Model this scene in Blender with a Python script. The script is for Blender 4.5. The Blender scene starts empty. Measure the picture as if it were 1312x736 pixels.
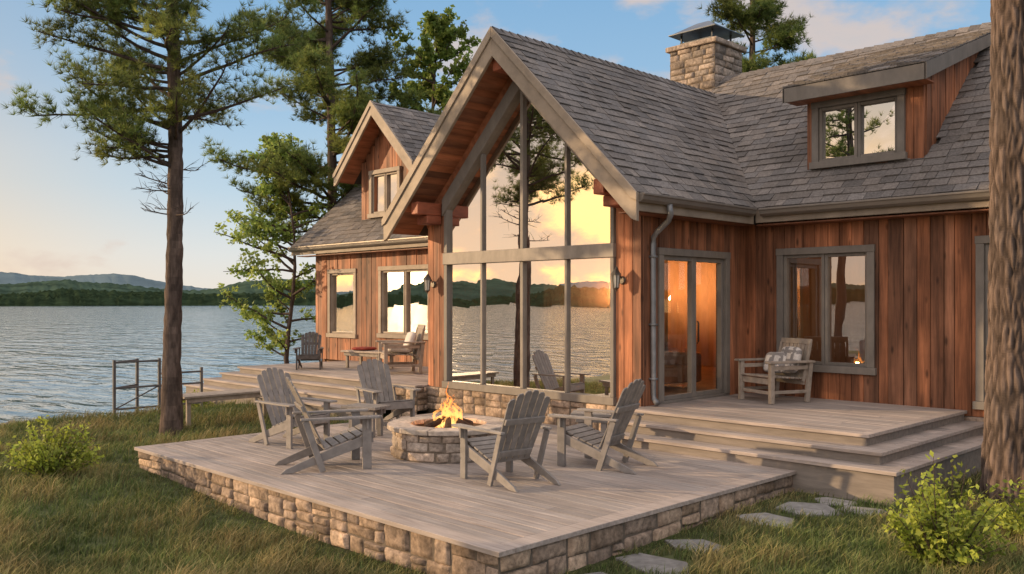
import bpy, math, random
import numpy as np
from mathutils import Vector, Matrix, noise
random.seed(7)
rng = np.random.default_rng(7)
scene = bpy.context.scene
COL = scene.collection
R = random.uniform

# ------------------------------------------------------------------ materials
def mat(name, cA, cB, rough=0.7, nscale=(4,4,4), namp=0.3, bump=0.3, bdist=0.01, spec=0.3,
        transl=0.0, metallic=0.0, big=0.0, bigscale=0.6, detail=6.0, knots=False):
    m = bpy.data.materials.new(name); m.use_nodes = True
    nt = m.node_tree; N = nt.nodes; L = nt.links
    b = N["Principled BSDF"]
    b.inputs["Roughness"].default_value = rough
    b.inputs["Metallic"].default_value = metallic
    b.inputs["Specular IOR Level"].default_value = spec
    tc = N.new("ShaderNodeTexCoord")
    mp = N.new("ShaderNodeMapping"); mp.inputs["Scale"].default_value = nscale
    L.new(tc.outputs["Object"], mp.inputs["Vector"])
    nz = N.new("ShaderNodeTexNoise"); nz.inputs["Scale"].default_value = 1.0
    nz.inputs["Detail"].default_value = detail; nz.inputs["Roughness"].default_value = 0.62
    L.new(mp.outputs["Vector"], nz.inputs["Vector"])
    mr = N.new("ShaderNodeMapRange")
    mr.inputs["From Min"].default_value = 0.3; mr.inputs["From Max"].default_value = 0.7
    mr.inputs["To Min"].default_value = 1-namp; mr.inputs["To Max"].default_value = 1+namp
    L.new(nz.outputs["Fac"], mr.inputs["Value"])
    at = N.new("ShaderNodeAttribute"); at.attribute_name = "tint"
    ah = N.new("ShaderNodeAttribute"); ah.attribute_name = "hue"
    mx = N.new("ShaderNodeMix"); mx.data_type = 'RGBA'
    mx.inputs[6].default_value = (*cA, 1); mx.inputs[7].default_value = (*cB, 1)
    L.new(ah.outputs["Fac"], mx.inputs[0])
    mul = N.new("ShaderNodeMath"); mul.operation = 'MULTIPLY'
    L.new(mr.outputs["Result"], mul.inputs[0]); L.new(at.outputs["Fac"], mul.inputs[1])
    last = mul
    def mulrange(src, a, b_, c, d):
        nonlocal last
        r_ = N.new("ShaderNodeMapRange")
        r_.inputs["From Min"].default_value = a; r_.inputs["From Max"].default_value = b_
        r_.inputs["To Min"].default_value = c; r_.inputs["To Max"].default_value = d
        L.new(src, r_.inputs["Value"])
        m2 = N.new("ShaderNodeMath"); m2.operation = 'MULTIPLY'
        L.new(last.outputs[0], m2.inputs[0]); L.new(r_.outputs["Result"], m2.inputs[1]); last = m2
    if big > 0:
        nb = N.new("ShaderNodeTexNoise"); nb.inputs["Scale"].default_value = bigscale
        nb.inputs["Detail"].default_value = 4
        L.new(tc.outputs["Object"], nb.inputs["Vector"])
        mulrange(nb.outputs["Fac"], 0.35, 0.65, 1-big, 1+big)
    if knots:
        m3 = N.new("ShaderNodeMapping"); m3.inputs["Scale"].default_value = (5.5,5.5,2.0)
        L.new(tc.outputs["Object"], m3.inputs["Vector"])
        vo = N.new("ShaderNodeTexVoronoi"); vo.inputs["Scale"].default_value = 1.0
        L.new(m3.outputs["Vector"], vo.inputs["Vector"])
        mulrange(vo.outputs["Distance"], 0.06, 0.17, 0.35, 1.0)
        m4 = N.new("ShaderNodeMapping"); m4.inputs["Scale"].default_value = (3.5,3.5,0.5)
        L.new(tc.outputs["Object"], m4.inputs["Vector"])
        n4 = N.new("ShaderNodeTexNoise"); n4.inputs["Scale"].default_value = 1.0; n4.inputs["Detail"].default_value = 5
        L.new(m4.outputs["Vector"], n4.inputs["Vector"])
        mulrange(n4.outputs["Fac"], 0.36, 0.56, 0.5, 1.08)
    sc = N.new("ShaderNodeVectorMath"); sc.operation = 'SCALE'
    L.new(mx.outputs[2], sc.inputs[0]); L.new(last.outputs[0], sc.inputs["Scale"])
    L.new(sc.outputs[0], b.inputs["Base Color"])
    if bump > 0:
        bp = N.new("ShaderNodeBump"); bp.inputs["Strength"].default_value = bump
        bp.inputs["Distance"].default_value = bdist
        L.new(nz.outputs["Fac"], bp.inputs["Height"]); L.new(bp.outputs["Normal"], b.inputs["Normal"])
    if transl > 0:
        tr = N.new("ShaderNodeBsdfTranslucent"); L.new(sc.outputs[0], tr.inputs["Color"])
        ms = N.new("ShaderNodeMixShader"); ms.inputs[0].default_value = transl
        L.new(b.outputs[0], ms.inputs[1]); L.new(tr.outputs[0], ms.inputs[2])
        L.new(ms.outputs[0], N["Material Output"].inputs["Surface"])
    return m

M_SIDING = mat("cedar_siding", (0.375,0.140,0.062), (0.215,0.10,0.057), 0.62, (20,20,1.1), 0.5, 0.6, 0.012, 0.3, big=0.25, bigscale=1.1, knots=True)
M_CORE = mat("dark_wood_backing", (0.05,0.025,0.015), (0.05,0.025,0.015), 0.9, bump=0)
M_SOFFIT = mat("soffit_timber", (0.37,0.135,0.062), (0.21,0.09,0.05), 0.55, (9,1.2,9), 0.45, 0.3, 0.01)
M_TIMBER = mat("red_timber", (0.34,0.10,0.05), (0.24,0.08,0.045), 0.55, (10,2,10), 0.4, 0.3, 0.01)
M_TRIM = mat("taupe_trim", (0.215,0.185,0.155), (0.18,0.16,0.14), 0.55, (6,6,3), 0.18, 0.15, 0.005)
M_BARGE = mat("bargeboard_paint", (0.335,0.265,0.198), (0.265,0.215,0.168), 0.6, (3,3,3), 0.25, 0.2, 0.006)
M_SHINGLE = mat("roof_shingle", (0.145,0.134,0.128), (0.175,0.152,0.135), 0.85, (30,30,30), 0.35, 0.6, 0.006, 0.2, big=0.14, bigscale=0.7)
M_UNDER = mat("roof_underlay", (0.04,0.035,0.03), (0.04,0.035,0.03), 0.9, bump=0)
M_STONE = mat("fieldstone", (0.385,0.275,0.19), (0.265,0.20,0.155), 0.85, (18,18,18), 0.5, 0.9, 0.014, 0.2, big=0.3, bigscale=3.5)
M_STONE2 = mat("chimney_stone", (0.32,0.25,0.195), (0.235,0.20,0.17), 0.85, (18,18,18), 0.5, 0.9, 0.014, 0.2, big=0.28, bigscale=3.5)
M_MORTAR = mat("mortar", (0.155,0.12,0.09), (0.12,0.10,0.08), 0.95, (30,30,30), 0.25, 0.5, 0.006)
M_DECK = mat("weathered_decking", (0.35,0.288,0.248), (0.27,0.235,0.212), 0.7, (1.6,26,26), 0.3, 0.35, 0.004, 0.25, big=0.13, bigscale=0.8)
M_RISER = mat("step_fascia", (0.26,0.215,0.178), (0.205,0.178,0.155), 0.7, (2,16,16), 0.25, 0.3, 0.004)
M_CHAIR = mat("grey_weathered_wood", (0.25,0.222,0.20), (0.20,0.183,0.17), 0.62, (10,10,10), 0.22, 0.2, 0.003)
M_CHAIR2 = mat("tan_weathered_wood", (0.36,0.29,0.23), (0.28,0.235,0.19), 0.65, (10,10,10), 0.25, 0.2, 0.003)
M_CHAIR3 = mat("dark_weathered_wood", (0.10,0.085,0.075), (0.08,0.07,0.065), 0.65, (14,14,14), 0.3, 0.3, 0.004)
M_DARK = mat("dark_metal", (0.03,0.028,0.027), (0.04,0.035,0.03), 0.45, metallic=0.6, bump=0.1)
M_BRONZE = mat("bronze_metal", (0.13,0.11,0.09), (0.10,0.085,0.07), 0.4, metallic=0.5, bump=0.1)
M_RAIL = mat("weathered_rail", (0.13,0.12,0.115), (0.10,0.095,0.095), 0.6, bump=0.2)
M_METAL = mat("gutter_metal", (0.26,0.22,0.18), (0.2,0.18,0.16), 0.4, metallic=0.35, bump=0.0, namp=0.1)
M_HOOD = mat("chimney_hood_metal", (0.14,0.15,0.165), (0.11,0.12,0.13), 0.35, metallic=0.7, bump=0.0)
M_CUSH = mat("linen_cushion", (0.60,0.55,0.50), (0.33,0.30,0.28), 0.9, (60,60,60), 0.2, 0.5, 0.003)
M_RED = mat("red_cloth", (0.30,0.05,0.03), (0.2,0.04,0.03), 0.9)
M_INT = mat("interior_wood", (0.42,0.22,0.11), (0.32,0.17,0.08), 0.7, (3,3,1), 0.25, 0.1)
M_SOFA = mat("brown_upholstery", (0.28,0.15,0.085), (0.2,0.10,0.06), 0.9)
M_BARK = mat("pine_bark", (0.165,0.115,0.09), (0.115,0.09,0.078), 0.9, (18,18,5), 0.45, 0.9, 0.02, 0.15)
M_NEEDLE = mat("pine_needles", (0.12,0.185,0.05), (0.25,0.265,0.065), 0.6, (1.5,1.5,1.5), 0.3, 0, transl=0.45)
M_LEAF = mat("green_leaves", (0.15,0.24,0.05), (0.28,0.33,0.07), 0.55, (2,2,2), 0.3, 0, transl=0.42)
M_LEAF2 = mat("pale_green_leaves", (0.22,0.34,0.08), (0.37,0.43,0.11), 0.55, (2,2,2), 0.25, 0, transl=0.45)
M_BUSH = mat("shrub_leaves", (0.19,0.28,0.04), (0.36,0.39,0.06), 0.55, (3,3,3), 0.25, 0, transl=0.4)
M_GRASS = mat("grass_blades", (0.10,0.15,0.04), (0.29,0.225,0.10), 0.7, (0.8,0.8,0.8), 0.4, 0, transl=0.3, big=0.25, bigscale=0.45)
M_GROUND = mat("lawn_soil", (0.07,0.08,0.035), (0.07,0.08,0.035), 0.95, (3,3,3), 0.5, 0.8, 0.03, 0.1, big=0.3, bigscale=0.5)
M_FLAG = mat("flagstone", (0.25,0.235,0.22), (0.19,0.185,0.175), 0.85, (9,9,9), 0.35, 0.6, 0.01)
M_CAP = mat("capstone_rock",(.44,.365,.30),(.35,.30,.25),.85,(14,14,14),.35,.7,.01)
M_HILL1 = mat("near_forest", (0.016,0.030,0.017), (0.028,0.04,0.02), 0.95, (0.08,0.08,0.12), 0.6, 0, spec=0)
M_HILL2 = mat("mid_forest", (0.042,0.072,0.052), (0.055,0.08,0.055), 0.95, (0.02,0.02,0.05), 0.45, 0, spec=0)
M_HILL3 = mat("hazed_far_forest", (0.12,0.17,0.19), (0.14,0.18,0.19), 0.95, (0.006,0.006,0.012), 0.15, 0, spec=0)  # distance haze put into the pale bluish base colour
M_LOG = mat("charred_log", (0.03,0.02,0.015), (0.08,0.04,0.02), 0.95, (20,20,20), 0.5, 0.8)
M_ROCK = mat("shore_rock", (0.16,0.14,0.12), (0.12,0.11,0.1), 0.9, (5,5,5), 0.3, 0.7)

def simple(name):
    m = bpy.data.materials.new(name); m.use_nodes = True
    nt = m.node_tree
    for n in list(nt.nodes):
        if n.type != 'OUTPUT_MATERIAL': nt.nodes.remove(n)
    return m, nt, nt.nodes, nt.links, [n for n in nt.nodes][0]

def make_glass(name="window_glass",fac=.6):
    m, nt, N, L, out = simple(name)
    tr = N.new("ShaderNodeBsdfTransparent"); tr.inputs[0].default_value = (0.88,0.88,0.85,1)
    gl = N.new("ShaderNodeBsdfGlossy"); gl.inputs["Roughness"].default_value = 0.004
    gl.inputs["Color"].default_value = (0.98,0.96,0.93,1)
    tc = N.new("ShaderNodeTexCoord")
    nz = N.new("ShaderNodeTexNoise"); nz.inputs["Scale"].default_value = 0.9; nz.inputs["Detail"].default_value = 1
    L.new(tc.outputs["Object"], nz.inputs["Vector"])
    bp = N.new("ShaderNodeBump"); bp.inputs["Strength"].default_value = 0.06; bp.inputs["Distance"].default_value = 0.05
    L.new(nz.outputs["Fac"], bp.inputs["Height"]); L.new(bp.outputs["Normal"], gl.inputs["Normal"])
    mx = N.new("ShaderNodeMixShader"); mx.inputs[0].default_value = fac
    L.new(tr.outputs[0], mx.inputs[1]); L.new(gl.outputs[0], mx.inputs[2]); L.new(mx.outputs[0], out.inputs["Surface"])
    return m
M_GLASS = make_glass("window_glass",.80)
M_GLASS2 = make_glass("clear_window_glass",.36)
M_GLASS3 = make_glass("door_glass",.14)

def make_water():
    m = bpy.data.materials.new("lake_water"); m.use_nodes = True
    nt = m.node_tree; N = nt.nodes; L = nt.links; b = N["Principled BSDF"]
    b.inputs["Base Color"].default_value = (0.055,0.115,0.155,1)
    b.inputs["Roughness"].default_value = 0.06
    b.inputs["IOR"].default_value = 1.33
    b.inputs["Specular IOR Level"].default_value = 0.75
    tc = N.new("ShaderNodeTexCoord")
    mp = N.new("ShaderNodeMapping"); mp.inputs["Rotation"].default_value = (0,0,math.radians(-45))
    mp.inputs["Scale"].default_value = (0.5,1.5,1)
    L.new(tc.outputs["Object"], mp.inputs["Vector"])
    n1 = N.new("ShaderNodeTexNoise"); n1.inputs["Scale"].default_value = 1.2; n1.inputs["Detail"].default_value = 4
    n1.inputs["Distortion"].default_value = 0.6
    L.new(mp.outputs["Vector"], n1.inputs["Vector"])
    n2 = N.new("ShaderNodeTexNoise"); n2.inputs["Scale"].default_value = 0.3; n2.inputs["Detail"].default_value = 3
    L.new(mp.outputs["Vector"], n2.inputs["Vector"])
    ad = N.new("ShaderNodeMath"); ad.operation='MULTIPLY_ADD'; ad.inputs[1].default_value = 2.8
    L.new(n2.outputs["Fac"], ad.inputs[0]); L.new(n1.outputs["Fac"], ad.inputs[2])
    bp = N.new("ShaderNodeBump"); bp.inputs["Strength"].default_value = 1.0; bp.inputs["Distance"].default_value = 0.09
    L.new(ad.outputs[0], bp.inputs["Height"]); L.new(bp.outputs["Normal"], b.inputs["Normal"])
    return m
M_WATER = make_water()

def make_flame():
    m, nt, N, L, out = simple("flame")
    tc = N.new("ShaderNodeTexCoord")
    sp = N.new("ShaderNodeSeparateXYZ"); L.new(tc.outputs["Object"], sp.inputs[0])
    cr = N.new("ShaderNodeValToRGB")
    mr = N.new("ShaderNodeMapRange"); mr.inputs["From Min"].default_value=0.0; mr.inputs["From Max"].default_value=0.5
    L.new(sp.outputs["Z"], mr.inputs["Value"]); L.new(mr.outputs["Result"], cr.inputs["Fac"])
    cr.color_ramp.elements[0].color=(1,0.55,0.16,1); cr.color_ramp.elements[1].color=(1,0.22,0.03,1)
    em = N.new("ShaderNodeEmission"); em.inputs["Strength"].default_value = 2.4
    L.new(cr.outputs["Color"], em.inputs["Color"])
    tr = N.new("ShaderNodeBsdfTransparent")
    mp = N.new("ShaderNodeMapping"); mp.inputs["Scale"].default_value=(26,26,6)
    L.new(tc.outputs["Object"], mp.inputs["Vector"])
    nz = N.new("ShaderNodeTexNoise"); nz.inputs["Scale"].default_value=1; nz.inputs["Detail"].default_value=3
    nz.inputs["Distortion"].default_value=1.2
    L.new(mp.outputs["Vector"], nz.inputs["Vector"])
    m2 = N.new("ShaderNodeMapRange"); m2.inputs["From Min"].default_value=0.40; m2.inputs["From Max"].default_value=0.64
    m2.inputs["To Min"].default_value=0.0; m2.inputs["To Max"].default_value=0.66
    L.new(nz.outputs["Fac"], m2.inputs["Value"])
    mx = N.new("ShaderNodeMixShader"); L.new(m2.outputs["Result"], mx.inputs[0])
    L.new(tr.outputs[0], mx.inputs[1]); L.new(em.outputs[0], mx.inputs[2]); L.new(mx.outputs[0], out.inputs["Surface"])
    return m
M_FLAME = make_flame()
def make_ember():
    m, nt, N, L, out = simple("glowing_embers")
    tc = N.new("ShaderNodeTexCoord")
    nz = N.new("ShaderNodeTexNoise"); nz.inputs["Scale"].default_value=22; nz.inputs["Detail"].default_value=4
    L.new(tc.outputs["Object"], nz.inputs["Vector"])
    cr = N.new("ShaderNodeValToRGB"); L.new(nz.outputs["Fac"], cr.inputs["Fac"])
    cr.color_ramp.elements[0].position=0.45; cr.color_ramp.elements[0].color=(0.02,0.01,0.008,1)
    cr.color_ramp.elements[1].position=0.62; cr.color_ramp.elements[1].color=(1,0.16,0.02,1)
    em = N.new("ShaderNodeEmission"); em.inputs["Strength"].default_value = 1.6
    L.new(cr.outputs["Color"], em.inputs["Color"]); L.new(em.outputs[0], out.inputs["Surface"])
    return m
M_EMBER = make_ember()
def make_shade():
    m, nt, N, L, out = simple("lit_lamp_shade")
    em = N.new("ShaderNodeEmission"); em.inputs["Strength"].default_value = 2.0; em.inputs["Color"].default_value=(1,.62,.28,1)
    L.new(em.outputs[0], out.inputs["Surface"]); return m
M_SHADE = make_shade()

# ------------------------------------------------------------------ mesh builder
class MB:
    def __init__(s): s.V=[]; s.F=[]; s.M=[]; s.T=[]; s.H=[]
    def add(s, vs, fs, mi=0, t=1.0, h=0.5):
        o=len(s.V); s.V.extend([tuple(v) for v in vs])
        for f in fs:
            s.F.append(tuple(i+o for i in f)); s.M.append(mi); s.T.append(t); s.H.append(h)
    def box(s,x0,x1,y0,y1,z0,z1,mi=0,t=None,h=None):
        if t is None: t=R(0.92,1.08)
        if h is None: h=random.random()
        s.add([(x0,y0,z0),(x1,y0,z0),(x1,y1,z0),(x0,y1,z0),(x0,y0,z1),(x1,y0,z1),(x1,y1,z1),(x0,y1,z1)],
              [(0,3,2,1),(4,5,6,7),(0,1,5,4),(1,2,6,5),(2,3,7,6),(3,0,4,7)],mi,t,h)
    def beam(s,p0,p1,w,hh,up=(0,0,1),mi=0,t=None,h=None):
        p0=Vector(p0);p1=Vector(p1);d=(p1-p0).normalized();up=Vector(up)
        side=d.cross(up)
        if side.length<1e-4: side=d.cross(Vector((1,0,0)))
        side.normalize(); u=side.cross(d).normalized()
        if t is None: t=R(0.92,1.08)
        if h is None: h=random.random()
        a=side*w/2;b=u*hh/2
        s.add([p0-a-b,p0+a-b,p0+a+b,p0-a+b,p1-a-b,p1+a-b,p1+a+b,p1-a+b],
              [(0,3,2,1),(4,5,6,7),(0,1,5,4),(1,2,6,5),(2,3,7,6),(3,0,4,7)],mi,t,h)
    def prism(s,poly,vec,mi=0,t=1.0,h=0.5):
        n=len(poly);v=Vector(vec);P=[Vector(p) for p in poly]
        s.add(P+[p+v for p in P],[tuple(range(n))[::-1],tuple(range(n,2*n))]+[(i,(i+1)%n,n+(i+1)%n,n+i) for i in range(n)],mi,t,h)
    def tube(s,pts,rads,n=8,mi=0,t=1.0,h=0.5,cap=True):
        pts=[Vector(p) for p in pts]; vs=[]; fs=[]
        for i,p in enumerate(pts):
            d=(pts[min(i+1,len(pts)-1)]-pts[max(i-1,0)]).normalized()
            a=d.cross(Vector((0.31,0.17,0.93)))
            if a.length<1e-3: a=d.cross(Vector((1,0,0)))
            a.normalize(); b=d.cross(a)
            for k in range(n):
                an=2*math.pi*k/n; vs.append(p+(a*math.cos(an)+b*math.sin(an))*rads[i])
        for i in range(len(pts)-1):
            for k in range(n):
                fs.append((i*n+k,i*n+(k+1)%n,(i+1)*n+(k+1)%n,(i+1)*n+k))
        if cap: fs.append(tuple(range(n))[::-1]); fs.append(tuple((len(pts)-1)*n+k for k in range(n)))
        s.add(vs,fs,mi,t,h)
    def build(s,name,mats,parent=None,origin=(0,0,0),smooth=False,bevel=0.0,seg=1):
        me=bpy.data.meshes.new(name)
        o=Vector(origin)
        me.from_pydata([(v[0]-o.x,v[1]-o.y,v[2]-o.z) for v in s.V],[],s.F)
        for m in mats: me.materials.append(m)
        me.polygons.foreach_set("material_index",s.M)
        a=me.attributes.new("tint",'FLOAT','FACE'); a.data.foreach_set("value",s.T)
        a=me.attributes.new("hue",'FLOAT','FACE'); a.data.foreach_set("value",s.H)
        if smooth: me.polygons.foreach_set("use_smooth",[True]*len(s.F))
        me.update()
        ob=bpy.data.objects.new(name,me); COL.objects.link(ob)
        if parent is not None: ob.parent=parent
        else: ob.location=o
        if bevel>0:
            md=ob.modifiers.new("bevel",'BEVEL'); md.width=bevel; md.segments=seg; md.limit_method='ANGLE'
        return ob

def np_mesh(name,verts,faces,mats,tint,hue,parent=None,smooth=False):
    k=faces.shape[1]; me=bpy.data.meshes.new(name)
    me.vertices.add(len(verts)); me.vertices.foreach_set("co",verts.astype(np.float32).ravel())
    me.loops.add(faces.size); me.loops.foreach_set("vertex_index",faces.astype(np.int32).ravel())
    me.polygons.add(len(faces)); me.polygons.foreach_set("loop_start",(np.arange(len(faces))*k).astype(np.int32))
    for m in mats: me.materials.append(m)
    a=me.attributes.new("tint",'FLOAT','FACE'); a.data.foreach_set("value",tint.astype(np.float32))
    a=me.attributes.new("hue",'FLOAT','FACE'); a.data.foreach_set("value",hue.astype(np.float32))
    if smooth: me.polygons.foreach_set("use_smooth",np.ones(len(faces),dtype=bool))
    me.update(calc_edges=True)
    ob=bpy.data.objects.new(name,me); COL.objects.link(ob)
    if parent is not None: ob.parent=parent
    return ob

def thing(name,loc,label,category,group=None,rz=0.0):
    e=bpy.data.objects.new(name,None); e.empty_display_size=0.2; COL.objects.link(e)
    e.location=loc; e.rotation_euler=(0,0,rz); e["label"]=label; e["category"]=category
    if group: e["group"]=group
    return e
def copy_thing(e,parts,loc,rz,label=None,scale=1.0):
    n=e.copy(); COL.objects.link(n); n.location=loc; n.rotation_euler=(0,0,rz); n.scale=(scale,)*3
    if label: n["label"]=label
    for p in parts:
        q=p.copy(); COL.objects.link(q); q.parent=n
    return n
def tag(ob,label,category,group=None):
    ob["label"]=label; ob["category"]=category
    if group: ob["group"]=group

# ------------------------------------------------------------------ stone & shingle generators
def stone_panel(mb,f,L_,H_,rowh=(0.11,0.17),w=(0.16,0.34),d=0.035,n=6,mi=0,mort=1,gap=0.008,curved=1):
    for i in range(curved):
        a=L_*i/curved;b=L_*(i+1)/curved
        mb.add([f(a,0,0),f(b,0,0),f(b,H_,0),f(a,H_,0)],[(0,1,2,3)],mort,1,0.5)
    u_seg=0; cells=[]
    while u_seg<L_-0.02:
        sw=R(0.5,1.1)
        if L_-u_seg-sw<0.35: sw=L_-u_seg
        z=0
        while z<H_-0.02:
            h=R(*rowh)
            if H_-z-h<rowh[0]*0.6: h=H_-z
            h=min(h,H_-z); u=u_seg
            while u<u_seg+sw-0.01:
                ww=R(*w)*(0.7+0.6*h/rowh[1])
                if u_seg+sw-u-ww<w[0]*0.6: ww=u_seg+sw-u
                ww=min(ww,u_seg+sw-u)
                if random.random()<.22 and h>rowh[0]*1.25 and ww<w[1]*.9:
                    q=R(.4,.6)*h; cells.append((u,ww,z,z+q)); cells.append((u,ww,z+q,z+h))
                else: cells.append((u,ww,z,z+h))
                u+=ww
            z+=h
        u_seg+=sw
    for (u,ww,z0,z1) in cells:
            j=lambda s=0.015: R(-s,s)
            c=[(u+gap/2+abs(j()),z0+gap/2+j(0.012)),(u+ww-gap/2-abs(j()),z0+gap/2+j(0.012)),(u+ww-gap/2-abs(j()),z1-gap/2+j(0.012)),(u+gap/2+abs(j()),z1-gap/2+j(0.012))]
            c=[(min(max(p[0],0),L_),min(max(p[1],0),H_)) for p in c]
            sd=R(0,100); dd=d*R(0.5,1.25); vs=[]; tx=R(-.6,.6); ty=R(-.6,.6)
            for a in range(n):
                for b in range(n):
                    s=a/(n-1);t=b/(n-1)
                    s2=0.5-0.5*math.cos(s*math.pi) ; t2=0.5-0.5*math.cos(t*math.pi)
                    uu=(c[0][0]*(1-s2)+c[1][0]*s2)*(1-t2)+(c[3][0]*(1-s2)+c[2][0]*s2)*t2
                    zz=(c[0][1]*(1-s2)+c[1][1]*s2)*(1-t2)+(c[3][1]*(1-s2)+c[2][1]*s2)*t2
                    e=(1-abs(2*s2-1)**16)*(1-abs(2*t2-1)**16)
                    nn=noise.noise(Vector((uu*14+sd,zz*14,sd)))
                    vs.append(f(uu,zz,-0.002+dd*e*(1+0.8*nn+tx*(s2-.5)+ty*(t2-.5))))
            fs=[(a*n+b,(a+1)*n+b,(a+1)*n+b+1,a*n+b+1) for a in range(n-1) for b in range(n-1)]
            mb.add(vs,fs,mi,random.choice([R(0.6,0.85),R(.85,1.1),R(1.0,1.3)]),random.random())
def shingles(mb,f,t_max,urange,expo=0.185,w=(0.14,0.34),mi=0,skip=None):
    t=0;row=0
    while t<t_max:
        u0,u1=urange(t+expo*0.5)
        if u1<=u0: t+=expo; continue
        u=u0-(R(0,0.1))
        while u<u1:
            ww=R(*w); a=max(u,u0); b=min(u+ww,u1)
            if b-a>0.02 and not (skip and skip((a+b)/2,t)):
                g=0.004; d0=R(0.014,0.034); tt=t+R(-0.008,0.008); te=min(t+expo*1.12,t_max)
                P=[f(a+g,tt,0),f(b-g,tt,0),f(b-g,tt,d0),f(a+g,tt,d0),f(b-g,te,0.008),f(a+g,te,0.008),f(b-g,te,0),f(a+g,te,0)]
                mb.add(P,[(0,1,2,3),(3,2,4,5),(1,6,4,2),(0,3,5,7)],mi,random.choice([R(0.7,0.9),R(0.88,1.1),R(0.9,1.1),R(1.0,1.25)]),random.random())
            u+=ww
        t+=expo;row+=1

# ------------------------------------------------------------------ camera & light
cam_d=bpy.data.cameras.new("camera"); cam=bpy.data.objects.new("camera",cam_d); COL.objects.link(cam)
cam.location=(0,0,1.95); cam.rotation_euler=(math.radians(90),0,math.radians(45.28))
cam_d.sensor_width=36; cam_d.lens=31.25; cam_d.shift_y=0.0145; cam_d.clip_end=20000; cam_d.clip_start=0.05
scene.camera=cam
scene.view_settings.view_transform='Standard'; scene.view_settings.look='None'; scene.view_settings.exposure=0

SAZ=Vector((-0.79,-0.613,0)).normalized(); SEL=math.radians(12)
sd=bpy.data.lights.new("sun",'SUN'); sd.energy=5.0; sd.angle=math.radians(0.8); sd.color=(1.0,0.70,0.40)
sun=bpy.data.objects.new("sun",sd); COL.objects.link(sun)
sdir=Vector((SAZ.x*math.cos(SEL),SAZ.y*math.cos(SEL),math.sin(SEL)))
sun.rotation_euler=sdir.to_track_quat('Z','Y').to_euler(); sun.location=(-20,-10,20)

w=bpy.data.worlds.new("World"); scene.world=w; w.use_nodes=True
N=w.node_tree.nodes; L=w.node_tree.links
bg=N["Background"]; out=N["World Output"]
sky=N.new("ShaderNodeTexSky"); sky.sky_type='NISHITA'; sky.sun_disc=False
sky.sun_elevation=SEL; sky.sun_rotation=math.atan2(sdir.x,sdir.y); sky.air_density=1.0; sky.dust_density=0.6; sky.ozone_density=1.5
bg.inputs["Strength"].default_value=1.06
tc=N.new("ShaderNodeTexCoord")
mp=N.new("ShaderNodeMapping"); mp.inputs["Scale"].default_value=(5.2,5.2,11); mp.inputs["Location"].default_value=(1.3,0.4,0.2)
L.new(tc.outputs["Generated"],mp.inputs["Vector"])
cn=N.new("ShaderNodeTexNoise"); cn.inputs["Scale"].default_value=1.0; cn.inputs["Detail"].default_value=8; cn.inputs["Roughness"].default_value=0.55
L.new(mp.outputs["Vector"],cn.inputs["Vector"])
def mth(op,a,b=None,c=None):
    n=N.new("ShaderNodeMath"); n.operation=op
    for i,x in enumerate((a,b,c)):
        if x is None: continue
        if isinstance(x,(int,float)): n.inputs[i].default_value=x
        else: L.new(x,n.inputs[i])
    return n.outputs[0]
def srange(v,lo,hi):
    m=N.new("ShaderNodeMapRange"); m.interpolation_type='SMOOTHSTEP'
    m.inputs["From Min"].default_value=lo; m.inputs["From Max"].default_value=hi
    L.new(v,m.inputs["Value"]); return m.outputs["Result"]
def dirmask(d,lo,hi):
    vm=N.new("ShaderNodeVectorMath"); vm.operation='DOT_PRODUCT'; vm.inputs[1].default_value=Vector(d).normalized()
    L.new(tc.outputs["Generated"],vm.inputs[0]); return srange(vm.outputs["Value"],lo,hi)
def mixc(f,a,b,mode='MIX'):
    n=N.new("ShaderNodeMix"); n.data_type='RGBA'; n.blend_type=mode
    for i,x in ((0,f),(6,a),(7,b)):
        if isinstance(x,(int,float)): n.inputs[i].default_value=x
        elif isinstance(x,tuple): n.inputs[i].default_value=(*x,1)
        else: L.new(x,n.inputs[i])
    return n.outputs[2]
sx=N.new("ShaderNodeSeparateXYZ"); L.new(tc.outputs["Generated"],sx.inputs[0]); Z=sx.outputs["Z"]
sv=N.new("ShaderNodeVectorMath"); sv.operation='SCALE'; sv.inputs["Scale"].default_value=0.12; L.new(sky.outputs[0],sv.inputs[0])
gm=N.new("ShaderNodeGamma"); gm.inputs["Gamma"].default_value=0.75; L.new(sv.outputs[0],gm.inputs["Color"])
rp=N.new("ShaderNodeValToRGB"); L.new(Z,rp.inputs["Fac"]); E=rp.color_ramp
E.elements[0].position=0.0; E.elements[0].color=(0.84,0.76,0.67,1)
E.elements[1].position=0.62; E.elements[1].color=(0.17,0.34,0.60,1)
for p,c in ((0.05,(0.73,0.75,0.75,1)),(0.12,(0.50,0.65,0.77,1)),(0.22,(0.32,0.52,0.73,1)),(0.36,(0.20,0.41,0.67,1))):
    q=E.elements.new(p); q.color=c
side=dirmask((SAZ.x,SAZ.y,0.05),0.40,0.93)
rs=N.new("ShaderNodeValToRGB"); L.new(Z,rs.inputs["Fac"]); E=rs.color_ramp
E.elements[0].position=0.0; E.elements[0].color=(1.0,0.56,0.20,1)
E.elements[1].position=0.6; E.elements[1].color=(0.22,0.33,0.48,1)
for p,c in ((0.07,(1.0,0.62,0.26,1)),(0.15,(0.88,0.63,0.38,1)),(0.25,(0.52,0.50,0.48,1)),(0.4,(0.27,0.38,0.52,1))):
    q=E.elements.new(p); q.color=c
grad=mixc(side,rp.outputs["Color"],rs.outputs["Color"])
base=mixc(0.90,gm.outputs["Color"],grad)
glow=mth('MULTIPLY',dirmask((SAZ.x+.05,SAZ.y-.14,0.04),0.86,0.995),srange(Z,0.22,0.02))
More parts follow.
